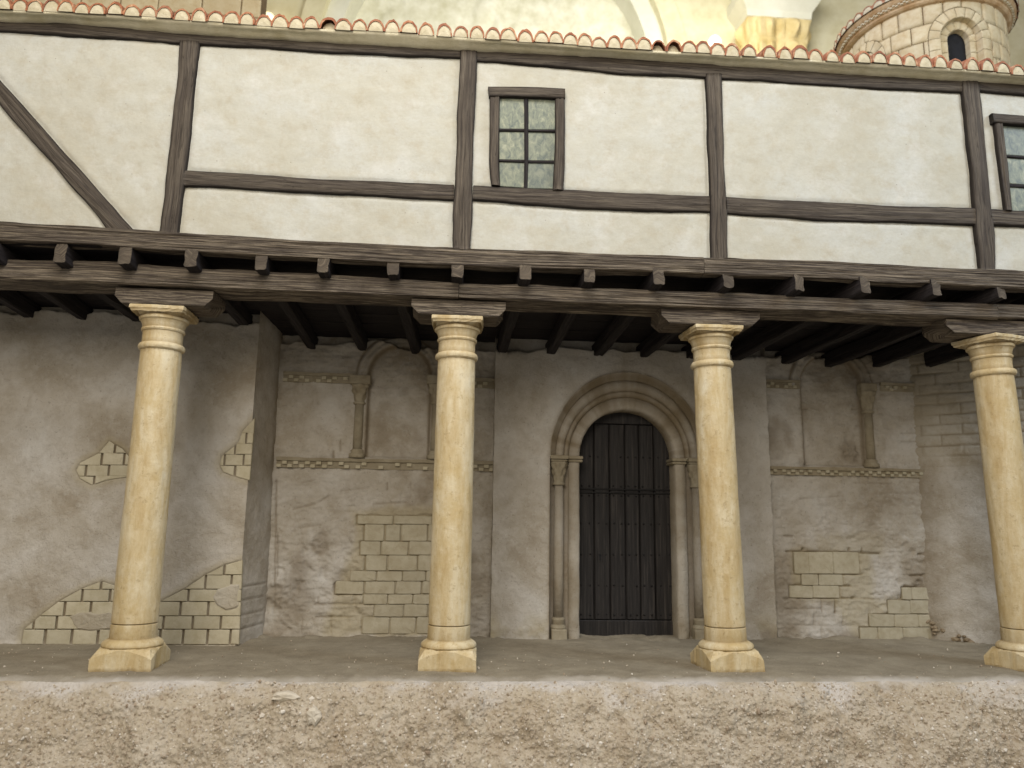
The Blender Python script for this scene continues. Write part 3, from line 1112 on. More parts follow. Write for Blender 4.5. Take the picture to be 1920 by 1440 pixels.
def big_beam(name, A, B, yf, yb, mat, cuts, rough=0.012):
    """Long beam whose upper and lower front edges follow A and B, in lengths butted at cuts."""
    xs_ = [A[0][0]] + cuts + [A[-1][0]]
    for k in range(len(xs_) - 1):
        x0, x1 = xs_[k] + (0.004 if k else 0), xs_[k + 1]
        n = int((x1 - x0) / 0.025)
        x = np.linspace(x0, x1, n)
        zt = np.interp(x, A[:, 0], A[:, 1])
        zb = np.interp(x, B[:, 0], B[:, 1])
        _bar_seed[0] += 11
        sd = _bar_seed[0]
        rows, per = [], []
        mf = 16
        spec = [(yb, 1.0)] + [(yf + (yb - yf) * q, 1.0) for q in (0.6, 0.3, 0.07)]
        pos = []
        for j in range(5):
            pos.append((yb + (yf - yb) * (j / 4 * 0.96), 0.0, 'u'))
        for j in range(mf):
            q = j / (mf - 1)
            pos.append((yf, 0.04 + 0.92 * q, 'f'))
        for j in range(5):
            pos.append((yf + (yb - yf) * (0.04 + j / 4 * 0.96), 1.0, 't'))
        V = np.zeros((n, len(pos), 3))
        gr = np.zeros_like(V)
        ed = np.zeros((n, len(pos)))
        dist = 0
        for j, (yy, tt, kd) in enumerate(pos):
            z = zb + (zt - zb) * tt
            if j:
                dist += 0.02
            dsp = rough * fbm(x * 0.3, x * 0 + dist * 8, 6, 4, sd) + rough * 0.9 * fbm(x, x * 0 + dist, 3, 3, sd + 5)
            V[:, j, 0] = x
            V[:, j, 1] = yy + (dsp if kd == 'f' else 0)
            V[:, j, 2] = z + (dsp if kd != 'f' else 0)
            gr[:, j] = np.stack([x, x * 0 + dist, x * 0 + sd * 0.37], 1)
            ed[:, j] = 0.35 if (kd == 'f' and tt > 0.94) else 0
        F = grid_faces(n, len(pos), flip=False).tolist()
        R = len(pos)
        F += [list(range(R))[::-1], [(n - 1) * R + q for q in range(R)]]
        obj(name, V, F, mat, gal, smooth=False, attrs={'gr': gr.reshape(-1, 3), 'edge': ed.ravel()})


big_beam('bressummer', upts, lpts, -0.314, -0.20, WOODW, [1.9])
lt = xz(ext([(0, 487), (200, 491), (400, 505), (600, 513), (860, 530), (1100, 540), (1400, 550), (1600, 560), (1920, 571)], -190, 2140), -0.20)
lb = xz(ext([(0, 522), (200, 527), (400, 541), (600, 550), (860, 561), (1100, 572), (1300, 581), (1500, 590), (1700, 597), (1920, 609)], -190, 2140), -0.20)
LBZ = ZTOP + 0.133
lb[:, 1] = np.maximum(lb[:, 1] * 0.4 + (LBZ + 0.012) * 0.6, LBZ)
big_beam('lintel_beam', lt, lb, -0.205, 0.12, WOODW, [at(860, 540, Y=-0.15)[0], at(1862, 590, Y=-0.15)[0]])

JF = [-4.28, -3.83, -3.371, -2.908, -2.453, -1.973, -1.48, -1.013, -0.496, -0.013, 0.496, 0.991, 1.543, 2.094, 2.657, 3.192, 3.771, 4.33, 4.88, 5.42]
JR = {-1.48: (-1.40, 1.53), -1.013: (-0.909, 1.53), -0.496: (-0.394, 1.53), -0.013: (0.03, 1.53), 0.496: (0.441, 1.42), 0.991: (0.917, 1.42), 1.543: (1.387, 1.42),
      2.094: (1.84, 1.42), 2.657: (2.291, 1.42), 3.192: (2.757, 1.42), 3.771: (3.309, 1.53), 4.33: (3.812, 1.53), 4.88: (4.263, 1.53), 5.42: (4.777, 1.3)}
for i, xf in enumerate(JF):
    xr_, yr_ = JR.get(xf, (xf + 0.06, 1.02))
    yr_ += 0.10
    z0 = 2.862
    zr_ = 2.662 if yr_ > 1.2 else 2.745
    w = 0.082 + 0.014 * random.random()
    hgt = 0.138 + 0.010 * random.random()
    yf = -0.306 - 0.016 * random.random()
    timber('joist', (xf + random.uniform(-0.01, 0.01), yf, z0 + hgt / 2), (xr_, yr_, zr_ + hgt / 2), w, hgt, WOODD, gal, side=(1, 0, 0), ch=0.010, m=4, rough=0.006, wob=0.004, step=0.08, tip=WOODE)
# boards laid on the joists
for k in range(-1, 7):
    ya, yb_ = -0.04 + k * 0.25, -0.04 + (k + 1) * 0.25 - 0.006
    za = lambda y: 2.865 + 0.168 + (2.662 - 2.865) * (max(y, -0.04) + 0.26) / 1.85
    n = 60
    x = np.linspace(XE0, XE1, n)
    rows = [(ya, 0.0), (yb_, 0.0), (yb_, 0.025), (ya, 0.025)]
    V = np.stack([np.stack([x, 0 * x + y, za(y) + dz + 0.006 * fbm(x, x * 0 + k, 3, 2, 77)], 1) for y, dz in rows], 1)
    F = grid_faces(n, 4, flip=True).tolist() + [[i * 4 + 3, i * 4, i * 4 + 4, i * 4 + 7] for i in range(n - 1)]
    obj('floor_board', V, F, WOODD, gal, attrs={'gr': np.stack([V[..., 0], V[..., 1], 0 * V[..., 0] + k], -1).reshape(-1, 3)})

# eave and roof
YE = -0.40
epts = [(-190, 17), (0, 29), (100, 31), (200, 39), (300, 48), (400, 56), (500, 62), (600, 68), (700, 74), (860, 84), (1000, 90), (1150, 98), (1280, 107), (1400, 116), (1560, 127), (1804, 142), (1920, 149), (2140, 166)]
ep = xz(epts, -0.36)
n = 260
x = np.linspace(ep[0][0], ep[-1][0], n)
ze = np.interp(x, ep[:, 0], ep[:, 1])
ze_t = np.full(n, 0.0)
TC = [8, 37, 66, 97, 125, 155, 184, 217, 249, 279, 309, 341, 374, 405, 435, 463, 495, 525, 556, 584, 616, 644, 674, 705, 735, 767, 799, 833, 864, 894, 924, 953, 985, 1015, 1042, 1069,
      1096, 1123, 1151, 1179, 1207, 1235, 1264, 1292, 1318, 1346, 1373, 1404, 1443, 1472, 1500, 1529, 1560, 1590, 1618, 1648, 1677, 1705, 1735, 1763, 1793, 1823, 1850, 1880, 1908]
TB = lambda px: np.interp(px, [0, 130, 309, 495, 735, 985, 1151, 1292, 1404, 1560, 1700, 1793, 1908], [19, 25, 35, 51, 62, 79, 92, 100, 107, 116, 124, 130, 141])
tz = xz([(p, TB(p)) for p in TC], YE)
step = np.median(np.diff(tz[:, 0]))
tl = [tz[0] - [step * k, -0.002 * k] for k in range(6, 0, -1)]
tr = [tz[-1] + [step * k, 0.002 * k] for k in range(1, 8)]
ALLT = np.array(tl + [t for t in tz] + tr)
roof_z = lambda xq: np.interp(xq, ALLT[:, 0], ALLT[:, 1])
zt_ = roof_z(x)
prof = lambda i: [(-0.28, ze[i] - 0.012), (-0.345, ze[i] - 0.006), (-0.372, ze[i] + 0.018), (YE + 0.016, zt_[i] - 0.016), (YE - 0.004, zt_[i] + 0.004), (0.4, zt_[i] + 0.09)]
V = np.array([[(x[i], y, z) for y, z in prof(i)] for i in range(n)])
V[:, 1:4, 1] += 0.012 * fbm(V[:, 1:4, 0], V[:, 1:4, 2], 9, 3, 501)
V[:, 0:4, 2] += 0.010 * fbm(V[:, 0:4, 0], V[:, 0:4, 2], 7, 4, 511)
obj('eave', V, grid_faces(n, 6), EAVE, gal, smooth=True)
roof = obj('roof', [(ALLT[0][0], YE + 0.05, ALLT[0][1]), (ALLT[-1][0], YE + 0.05, ALLT[-1][1]), (ALLT[-1][0], 1.4, ALLT[-1][1] + 0.50), (ALLT[0][0], 1.4, ALLT[0][1] + 0.50),
                    (ALLT[0][0], 1.4, ALLT[0][1] - 0.2), (ALLT[-1][0], 1.4, ALLT[-1][1] - 0.2)], [[0, 1, 2, 3], [3, 2, 5, 4]], TMORTAR, gal)


def tile_mesh(sd, rx, rz, dark):
    """Half-round tile laid down the slope, its mouth filled with mortar."""
    r = np.random.default_rng(sd)
    ns, nl = 12, 4
    th = np.linspace(0, math.pi, ns)
    V = []
    L = 0.55
    for j in range(nl):
        t = j / (nl - 1)
        k = 1 - 0.16 * t
        for rad in (1.0, 0.82):
            wob = 1 + r.normal(0, 0.03, ns) * (j == 0)
            V.append(np.stack([rx * k * rad * np.cos(th) * wob, 0 * th + t * L, rz * k * rad * np.sin(th) * wob + t * L * 0.30], 1))
    V = np.concatenate(V)
    F, mi = [], []
    row = lambda j, s: (j * 2 + s) * ns
    for j in range(nl - 1):
        for k in range(ns - 1):
            F.append([row(j, 0) + k, row(j + 1, 0) + k, row(j + 1, 0) + k + 1, row(j, 0) + k + 1])
            mi.append(0)
    for k in range(ns - 1):
        F.append([row(0, 0) + k, row(0, 0) + k + 1, row(0, 1) + k + 1, row(0, 1) + k])
        mi.append(0)
    # mortar plug, slightly set back and bulged
    b = len(V)
    dpt = 0.05 if dark else 0.006
    pl = np.stack([rx * 0.83 * np.cos(th), 0 * th + dpt, rz * 0.83 * np.sin(th)], 1)
    c = np.array([[0, dpt - 0.007, rz * 0.35]])
    V = np.concatenate([V, pl, c])
    for k in range(ns - 1):
        F.append([b + k, b + k + 1, b + ns])
        mi.append(1)
    F.append([b + ns - 1, b, b + ns])
    mi.append(1)
    return V, F, mi


for k, (tx, tz0) in enumerate(ALLT):
    dk = (k - 6) in (20, 41, 42)
    rx = step * random.uniform(0.47, 0.56)
    rz = random.uniform(0.090, 0.114)
    V, F, mi = tile_mesh(k, rx, rz, dk)
    V = V + np.array([tx, YE - 0.018 + random.uniform(-0.008, 0.008), tz0 + random.uniform(-0.006, 0.006)])
    obj('roof_tile', V, F, None, roof, smooth=False, mats=[TILE, TMORTAR], midx=mi)

# ------------------------------------------------------------------ left plastered wall with patches of stone
YL = 0.98
lw = thing('plastered_wall', 'grey plastered wall behind the left column with patches of bare stones', 'wall', (-2.6, YL, 0))
bl, tlx = at(442, 1209, Y=YL)[0], at(487, 600, Y=YL)[0]
PA = xz([(40, 1208), (44, 1180), (62, 1166), (77, 1153), (110, 1128), (153, 1104), (190, 1090), (215, 1098), (238, 1120), (262, 1140), (300, 1128), (345, 1105), (385, 1078), (420, 1060), (455, 1050), (448, 1209)], YL)
PB = xz([(143, 882), (150, 868), (185, 850), (205, 827), (230, 842), (246, 862), (262, 880), (250, 892), (200, 900), (172, 909), (150, 897)], YL)
PC = xz([(478, 783), (455, 808), (447, 830), (416, 855), (412, 872), (418, 885), (440, 893), (468, 901)], YL)
PATCHES = [PA, PB, PC]


def lw_h(P, s, t):
    X, Z = P[..., 0], P[..., 2]
    h = 0.012 * fbm(X, Z, 2, 4, 601) + 0.007 * fbm(X, Z, 13, 4, 611)
    wash = np.zeros(X.shape)
    och = np.zeros(X.shape)
    for p in PATCHES:
        sd = polysd(p, X, Z)
        m = sstep(-0.010, 0.006, sd)
        h = h * (1 - m) - 0.018 * m
        wash = np.maximum(wash, m * 0.72)
        och = np.maximum(och, sstep(-0.07, -0.012, sd) * 0.45 * (1 - m))
    h = h * sstep(0.0, 0.05, (1 - s) * 2.8) ** 0.5
    # ragged head of the plaster under the boards
    ztop = 2.80 + 0.10 * fbm(X, X * 0, 3, 4, 621)
    h = h - 0.10 * sstep(0, 0.03, Z - ztop)
    h = h + 0.012 * sstep(0.03, 0.0, Z)
    return h, {'wash': wash, 'ochre': och}


patch('render_coat', (-4.6, YL, -0.02), (bl, YL, -0.02), (tlx, YL, 2.98), (-4.6, YL, 2.98), 0.0125, lw_h, RENDER, lw)
ci, ct = at(497, 1195, Y=1.52), at(526, 650, Y=1.52)


def ret_h(P, s, t):
    Y, Z = P[..., 1], P[..., 2]
    h = (0.010 * fbm(Y, Z, 2, 4, 631) + 0.006 * fbm(Y, Z, 13, 3, 641)) * sstep(0, 0.1, s)
    w = 0.0 * Y
    for zz in (0.118, 0.235, 0.355, 0.47):
        g = np.exp(-((Z - zz) / 0.007) ** 2) * (s < 0.85) * (Z < 0.52)
        h = h - 0.010 * g
        w = np.maximum(w, g * 0.4)
    w = np.maximum(w, sstep(0.72, 1.0, s) * np.clip(0.5 + fbm(Y, Z, 4, 3, 651), 0, 1) * 0.8)
    return h, {'wash': w, 'ochre': 0 * w}


patch('return_face', (bl, YL, -0.02), (ci[0], 1.56, -0.02), (ct[0], 1.56, 2.98), (tlx, YL, 2.98), 0.014, ret_h, RENDER, lw)


def brick_run(parent, Y, rows, patch_poly, gap=0.85, front=0.004, mat=BRICK, back=0.03, name='brick'):
    """rows: (upper y, lower y, [joint x, ...]) in traced points; stones between joints, cut by the outline of the patch."""
    for y0, y1, js in rows:
        for a, b in zip(js[:-1], js[1:]):
            if a is None or b is None:
                continue
            P0, P1 = at(a + gap, y1 - gap * 0.8, Y=Y), at(b - gap, y0 + gap * 0.8, Y=Y)
            x0, x1, z0, z1 = P0[0], P1[0], P0[2], P1[2]
            if patch_poly is not None:
                q = clip_rect(patch_poly, x0, x1, z0, z1)
                if q is None or len(q) < 3:
                    continue
                ar = abs(0.5 * np.sum(q[:, 0] * np.roll(q[:, 1], -1) - np.roll(q[:, 0], -1) * q[:, 1]))
                if ar < 0.0012:
                    continue
                c = q.mean(0)
                q = c + (q - c) * 0.985
            else:
                j = lambda: random.uniform(-0.006, 0.006)
                c = 0.008
                q = np.array([(x0 + c + j() * 0.5, z0 + j() * .4), (x1 - c, z0 + j() * .4), (x1 + j() * .5, z0 + c), (x1 + j() * .5, z1 - c), (x1 - c, z1 + j() * .4), (x0 + c, z1 + j() * .4), (x0 + j() * .5, z1 - c), (x0 + j() * .5, z0 + c)])
            v, f = prism(q, Y + back, Y - front + random.uniform(-0.003, 0.003), 0.006, 0.004, 0.0012)
            obj(name, v, f, mat, parent)


brick_run(lw, YL, [
    (1180, 1209, [38, 84, 134, 183, 232, 300, 343, 389, 432, 470]),
    (1155, 1180, [38, 63, 106, 150, 205, 258, 306, 361, 414, 470]),
    (1128, 1155, [60, 121, 170, 222, 285, 338, 390, 470]),
    (1105, 1128, [80, 154, 206, 256, 300, 353, 408, 470]),
    (1078, 1105, [110, 190, 245, 330, 385, 434, 470]),
    (1048, 1078, [330, 421, 470])], PA)
brick_run(lw, YL, [(825, 849.5, [140, 216, 270]), (849.5, 872, [120, 191, 233, 290]), (872, 893, [120, 161, 204, 246, 290]), (893, 912, [120, 176, 290])], PB)
brick_run(lw, YL, [(780, 811, [400, 490]), (811, 832, [400, 462, 490]), (832, 852, [400, 441, 490]), (852, 873, [400, 421, 457, 490]), (873, 905, [400, 440, 490])], PC)
for pts in ([(397, 1118), (408, 1104), (430, 1096), (450, 1093), (447, 1140), (425, 1146), (405, 1135)], [(130, 1156), (150, 1146), (190, 1149), (212, 1146), (214, 1178), (190, 1181), (170, 1185), (140, 1178)]):
    v, f = prism(resample(np.vstack([xz(pts, YL), xz(pts[:1], YL)]), 26)[0][:-1], YL + 0.02, YL - 0.010, 0.014, 0.010, 0.002)
    nv = len(v)
    obj('plaster_lump', v, f, RENDER, lw, attrs={'wash': np.zeros(nv), 'ochre': np.full(nv, 0.35)})

# ------------------------------------------------------------------ church wall: bay with blind arcade left of the portal
YB = 1.52


def incised(segs, Y):
    out = []
    for a in segs:
        q = xz([(a[0], a[1]), (a[2], a[3])], Y)
        out.append((q[0], q[1], a[4] if len(a) > 4 else 1.0))
    return out


def rects_of(rows, Y):
    out = []
    for y0, y1, js in rows:
        for a, b in zip(js[:-1], js[1:]):
            P, Q = at(a, y1, Y=Y), at(b, y0, Y=Y)
            out.append((P[0], Q[0], P[2], Q[2]))
    return out


def bay_h(seed, niche, grooves, area_px, ragged_z, cavities=(), rects=()):
    xc, hw, zs, zb, out_r = niche
    ar = [(xz(p, YB), k) for p, k in area_px]

    def hf(P, s, t):
        X, Z = P[..., 0], P[..., 2]
        h = 0.016 * fbm(X, Z, 2, 4, seed) + 0.014 * fbm(X, Z, 11, 4, seed + 10) + 0.009 * fbm(X * 0.7, Z * 1.4, 30, 3, seed + 15)
        rough = np.clip(fbm(X, Z, 1.6, 3, seed + 16) * 2 + 0.45, 0, 1) * sstep(1.6, 0.6, Z)
        h = h - rough * 0.020 * np.clip(fbm(X, Z, 17, 4, seed + 17) - 0.05, 0, 1) * 2.2
        # horizontal tooling, as of worn courses under thin render
        h = h + 0.006 * fbm(X * 0.5, Z * 3.2, 7, 3, seed + 20)
        wash = np.clip(fbm(X, Z, 2.2, 4, seed + 30) * 1.6 - 0.25, 0, 0.55)
        och = np.zeros(X.shape)
        r = np.where(Z > zs, np.hypot(X - xc, Z - zs), np.abs(X - xc))
        inn = (Z > zb)
        d = hw - r
        m = sstep(-0.012, 0.012, d) * sstep(-0.01, 0.012, Z - zb)
        h = h - 0.050 * m
        ring = sstep(0, 0.02, r - hw) * sstep(out_r, out_r - 0.02, r) * (Z > zs - 0.02)
        h = h + ring * (0.006 + 0.012 * np.abs(np.sin((r - hw) / (out_r - hw) * 2 * np.pi)))
        ex = np.exp(-((r - hw) / 0.022) ** 2) * inn
        wash = np.maximum(wash, ex * 0.75)
        wash = np.maximum(wash, np.exp(-((r - out_r) / 0.014) ** 2) * (Z > zs - 0.02) * 0.7)
        for p, k in ar:
            sd = polysd(p, X, Z) + 0.05 * fbm(X, Z, 7, 3, seed + 40)
            och = np.maximum(och, sstep(-0.05, 0.05, sd) * k)
        for a, b, k in grooves:
            dd = segdist(X, Z, a, b) + 0.004 * fbm(X, Z, 30, 2, seed + 50)
            g = np.exp(-(dd / 0.0085) ** 2) * k
            h = h - 0.024 * g
            wash = np.maximum(wash, g * 0.95)
        bm_ = np.zeros(X.shape)
        for x0, x1, z0, z1 in rects:
            sd = np.minimum(np.minimum(X - x0, x1 - X), np.minimum(Z - z0, z1 - Z))
            bm_ = np.maximum(bm_, sstep(-0.008, 0.006, sd))
        h = h * (1 - bm_) - 0.018 * bm_
        wash = np.maximum(wash, 0.68 * bm_)
        for (cx, cz, rr) in cavities:
            dd = np.hypot(X - cx, (Z - cz) * 0.9) + 1.5 * rr * fbm(X, Z, 5, 4, seed + 60)
            g = sstep(rr * 1.2, rr * 0.2, dd)
            h = h - 0.016 * g * np.abs(fbm(X, Z, 14, 3, seed + 61)) * 3
            wash = np.maximum(wash, 0.45 * g)
        zt = ragged_z + 0.07 * fbm(X, X * 0, 4, 4, seed + 70)
        h = h - 0.10 * sstep(0, 0.03, Z - zt)
        low = sstep(0.16, 0.0, Z)
        h = h + low * (0.03 * np.clip(fbm(X, Z, 9, 4, seed + 80) + 0.25, 0, 1))
        wash = np.maximum(wash, low * np.clip(fbm(X, Z, 6, 3, seed + 90) * 2, 0, 0.6))
        return h, {'wash': np.clip(wash, 0, 0.95), 'ochre': np.clip(och, 0, 0.95)}
    return hf


def colonnette(parent, x, z0, z1, zc, r, y):
    """Small engaged shaft: base, shaft, leafy capital."""
    v, f = lathe_vf([(r * 1.7, z0), (r * 1.7, z0 + 0.035), (r * 1.25, z0 + 0.05), (r * 1.4, z0 + 0.07), (r, z0 + 0.085)], 20, x, y)
    obj('base', v, f, CARVED, parent, smooth=True)
    v, f = lathe_vf([(r, z0 + 0.08), (r * 0.97, z0 + 0.3), (r * 0.95, z1)], 20, x, y)
    obj('shaft', v, f, CARVED, parent, smooth=True)
    zz = np.linspace(z1, zc, 14)
    pr = [(r * 1.2, z1 - 0.008), (r * 1.35, z1 + 0.008), (r * 1.05, z1 + 0.02)] + [(r * (1.05 + 0.85 * ((z - z1) / (zc - z1)) ** 1.6), z) for z in zz[2:]]
    v, f = lathe_vf(pr, 32, x, y)
    th = np.arctan2(v[..., 1] - y, v[..., 0] - x)
    k = np.clip((v[..., 2] - z1 - 0.02) / (zc - z1), 0, 1)
    bumpy = 1 + 0.22 * np.cos(th * 6 + 3 * k) * np.sin(np.pi * np.clip(k, 0, 1)) * np.sin(k * 9) 
    v[..., 0] = x + (v[..., 0] - x) * bumpy
    v[..., 1] = y + (v[..., 1] - y) * bumpy
    obj('capital', v, f, CARVED, parent, smooth=True)


def string_course(parent, x0, x1, z0, z1, y, dep=0.035, fade=None):
    """Moulded band with two rows of small billets set chequerwise."""
    nx_ = max(4, int((x1 - x0) / 0.03))
    x = np.linspace(x0, x1, nx_)
    hh = z1 - z0
    pr = [(0.03, 0), (-dep * 0.5, 0.02), (-dep * 0.55, 0.62), (-dep * 1.15, 0.66), (-dep * 1.2, 0.97), (0.03, 1.0)]
    V = np.stack([np.stack([x, y + d + 0.008 * fbm(x, x * 0 + q, 8, 3, 71), z0 + hh * q + 0.007 * fbm(x, x * 0 + q, 6, 3, 72)], 1) for d, q in pr], 1)
    F = grid_faces(nx_, len(pr)).tolist()
    F += [list(range(6))[::-1], [(nx_ - 1) * 6 + k for k in range(6)]]
    s = obj('string_course', V, F, CARVED, parent)
    vf = []
    bw = hh * 0.52
    nb = int((x1 - x0) / bw)
    for row in range(2):
        for k in range(nb):
            if (k + row) % 2:
                continue
            if random.random() < 0.12:
                continue
            xa = x0 + k * bw + random.uniform(-.003, .003)
            za = z0 + hh * (0.04 + 0.29 * row)
            v, f = box_vf(xa, xa + bw * 0.92, y - dep * random.uniform(1.0, 1.3), y + 0.01, za, za + hh * 0.29)
            v[[0, 1, 4, 5], 0] += np.array([1, 1, -1, -1]) * 0.003
            vf.append((v, f))
    if vf:
        v, f = join(*vf)
        obj('billet', v, f, BRICK, parent, kind='stuff')
    return s


ROWS_L = [
    (967, 983, [669, 738, 811]), (983, 1015, [682, 721.5, 752, 802, 850]), (1015, 1041, [674.5, 714.5, 766, 825]), (1041, 1070.5, [684.5, 726.5, 783, 840]),
    (1070.5, 1090, [655, 705.5, 754.5, 798.5, 850]), (1090, 1114, [627, 683, 741.5, 790.5, 840]), (1114, 1133, [680, 727, 774, 830]), (1133, 1157, [700, 757, 802, 850]), (1157, 1189, [678, 731, 780, 830])]
ROWS_R = [
    (1034.5, 1076.5, [1489, 1516, 1562, 1610]), (1076.5, 1098, [1503, 1535, 1580]), (1098, 1121.5, [1480, 1524, 1574]), (1101, 1125, [1691, 1709, 1748]), (1125, 1151.5, [1665, 1707, 1746]),
    (1151.5, 1176, [1630, 1677, 1722, 1750]), (1176, 1200, [1612, 1646, 1693, 1750])]
lb_ = thing('blind_arcade_wall', 'worn church wall with blind arch and stone patch left of the door', 'wall', (-0.6, YB, 0), 'church walls beside the portal')
xN, hwN = at(748, 760, Y=YB)[0], (at(806, 760, Y=YB)[0] - at(690, 760, Y=YB)[0]) / 2
zsN, zbN = at(748, 705, Y=YB)[2], at(748, 858, Y=YB)[2]
gro = incised([(669, 983, 812, 983.5), (682, 1015, 805, 1015), (674, 1041, 806, 1041), (684, 1070.5, 806, 1071), (640, 1090, 806, 1090), (627, 1114, 800, 1114.5), (590, 1133, 802, 1133, .55), (592, 1157, 660, 1157, .6),
               (690, 1157, 800, 1157, .7), (669, 966, 669, 983), (690, 966, 712, 967, .8), (786, 966, 811, 967, .9), (811, 966, 811, 983), (682, 984, 682, 1015), (674.5, 1016, 674.5, 1039), (684, 1042, 684, 1069),
               (627, 1094, 627, 1112), (566, 1160, 566, 1186, .4), (620, 1157, 620, 1186, .5), (678, 1158, 678, 1188, .7), (731, 1176, 731, 1190, .6), (780, 1158, 780, 1188, .8), (596, 1120, 596, 1132, .4),
               (726, 905, 726, 918, .5), (771, 905, 771, 933, .4), (625, 846, 625, 862, .8), (638, 825, 638, 845, .5), (565, 905, 590, 900, .3), (550, 955, 590, 945, .35), (600, 940, 615, 930, .4), (640, 920, 690, 915, .3),
               (560, 990, 600, 985, .3), (845, 905, 890, 905, .3), (530, 1170, 545, 1180, .6), (520, 1000, 520, 1080, .5), (518, 900, 514, 1150, .6), (655, 1010, 660, 1020, .4), (700, 945, 760, 942, .4)], YB)
patch('render_coat', (-1.85, YB, -0.03), (at(921, 1190, Y=YB)[0] + 0.05, YB, -0.03), (at(921, 1190, Y=YB)[0] + 0.05, YB, 2.95), (-1.85, YB, 2.95), 0.0105,
      bay_h(701, (xN, hwN, zsN, zbN, hwN + 0.12), gro, [([(655, 955), (830, 950), (830, 1195), (600, 1195), (640, 1080), (670, 1000)], 0.62)], 2.74,
            [(at(640, 1080, Y=YB)[0], at(640, 1080, Y=YB)[2], 0.1), (at(520, 1130, Y=YB)[0], at(520, 1130, Y=YB)[2], 0.16), (at(600, 1020, Y=YB)[0], at(600, 1020, Y=YB)[2], 0.12)], rects_of(ROWS_L, YB)), RENDER, lb_)
brick_run(lb_, YB, ROWS_L, None, front=0.004, gap=0.95, mat=ASHLAR)
zc1, zc0 = at(740, 861, Y=YB)[2], at(740, 881, Y=YB)[2]
xl_, xr_ = at(519, 870, Y=YB)[0], at(921, 870, Y=YB)[0] + 0.04
string_course(lb_, xl_, xr_, zc0, zc1, YB)
zu1, zu0 = at(600, 699, Y=YB)[2], at(600, 718, Y=YB)[2]
string_course(lb_, at(532, 705, Y=YB)[0], at(664, 705, Y=YB)[0], zu0, zu1, YB, 0.028)
string_course(lb_, at(836, 705, Y=YB)[0], xr_, zu0 - 0.01, zu1 - 0.01, YB, 0.028)
for px in (672, 817):
    xx_ = at(px, 800, Y=YB)[0]
    colonnette(lb_, xx_, zc1 + 0.004, at(px, 757, Y=YB)[2], at(px, 722, Y=YB)[2], 0.046, YB + 0.002)
    v, f = box_vf(xx_ - 0.10, xx_ + 0.10, YB - 0.075, YB + 0.03, at(px, 722, Y=YB)[2], at(px, 705, Y=YB)[2], 0.010)
    obj('impost', v, f, CARVED, lb_)

# ------------------------------------------------------------------ church wall right of the portal
rb_ = thing('blind_arcade_wall', 'worn church wall with blind arch right of the door, beside the oblique wall', 'wall', (3.9, YB, 0), 'church walls beside the portal')
xN2, hwN2 = at(1563, 800, Y=YB)[0], (at(1616, 800, Y=YB)[0] - at(1504, 800, Y=YB)[0]) / 2
zsN2, zbN2 = at(1563, 722, Y=YB)[2], at(1563, 873, Y=YB)[2]
gro2 = incised([(1475, 1034, 1650, 1038), (1491, 1076, 1617, 1077.5), (1491, 1097, 1594, 1099), (1498, 1121, 1600, 1122), (1600, 1122, 1650, 1124, .5), (1489, 1035, 1489, 1072), (1503, 1078, 1503, 1096, .8),
                (1566, 1124, 1566, 1149), (1540, 1124, 1541, 1148, .6), (1706, 1079, 1738, 1079), (1695, 1100, 1747, 1101), (1684, 1125, 1740, 1125), (1664, 1151, 1747, 1152), (1630, 1152, 1630, 1174), (1632, 1175, 1748, 1178),
                (1612, 1176, 1612, 1198), (1691, 1103, 1691, 1122), (1722, 1039, 1736, 1039), (1505, 1028, 1505, 1034), (1592, 1028, 1592, 1034), (1616, 1029, 1616, 1036), (1470, 1143, 1540, 1141, .4), (1526, 1152, 1526, 1172, .4),
                (1580, 1150, 1580, 1172, .4), (1500, 935, 1580, 930, .25), (1600, 905, 1680, 908, .25), (1470, 1005, 1486, 1006, .8), (1640, 925, 1715, 926, .25), (1672, 905, 1672, 925, .3), (1540, 1175, 1540, 1195, .4),
                (1690, 812, 1715, 812, .4), (1690, 828, 1715, 828, .4), (1500, 765, 1518, 766, .6), (1602, 766, 1612, 766, .7), (1460, 1172, 1610, 1173, .3)], YB)
patch('render_coat', (at(1440, 1000, Y=YB)[0] - 0.1, YB, -0.03), (4.75, YB, -0.03), (4.75, YB, 2.95), (at(1440, 1000, Y=YB)[0] - 0.1, YB, 2.95), 0.0105,
      bay_h(801, (xN2, hwN2, zsN2, zbN2, hwN2 + 0.12), gro2, [([(1480, 1030), (1630, 1034), (1640, 1125), (1752, 1120), (1752, 1205), (1610, 1205), (1560, 1130), (1490, 1120)], 0.6), ([(1530, 1000), (1660, 1000), (1660, 1040), (1530, 1040)], 0.3)], 2.76,
            [(at(1605, 850, Y=YB)[0], at(1605, 850, Y=YB)[2], 0.12), (at(1510, 870, Y=YB)[0], at(1510, 870, Y=YB)[2], 0.07)], rects_of(ROWS_R, YB)), RENDER, rb_)
brick_run(rb_, YB, ROWS_R, None, front=0.004, gap=0.95, mat=ASHLAR)
zd1, zd0 = at(1590, 877, Y=YB)[2], at(1590, 893, Y=YB)[2]
string_course(rb_, at(1445, 880, Y=YB)[0] - 0.03, at(1729, 880, Y=YB)[0], zd0, zd1, YB)
ze1, ze0 = at(1590, 716, Y=YB)[2], at(1590, 732, Y=YB)[2]
string_course(rb_, at(1434, 715, Y=YB)[0], at(1498, 715, Y=YB)[0], ze0, ze1, YB, 0.028)
string_course(rb_, at(1648, 715, Y=YB)[0], at(1712, 715, Y=YB)[0], ze0, ze1, YB, 0.028)
px = 1630
xx_ = at(px, 820, Y=YB)[0]
colonnette(rb_, xx_, zd1 + 0.004, at(px, 774, Y=YB)[2], at(px, 735, Y=YB)[2], 0.046, YB + 0.0)
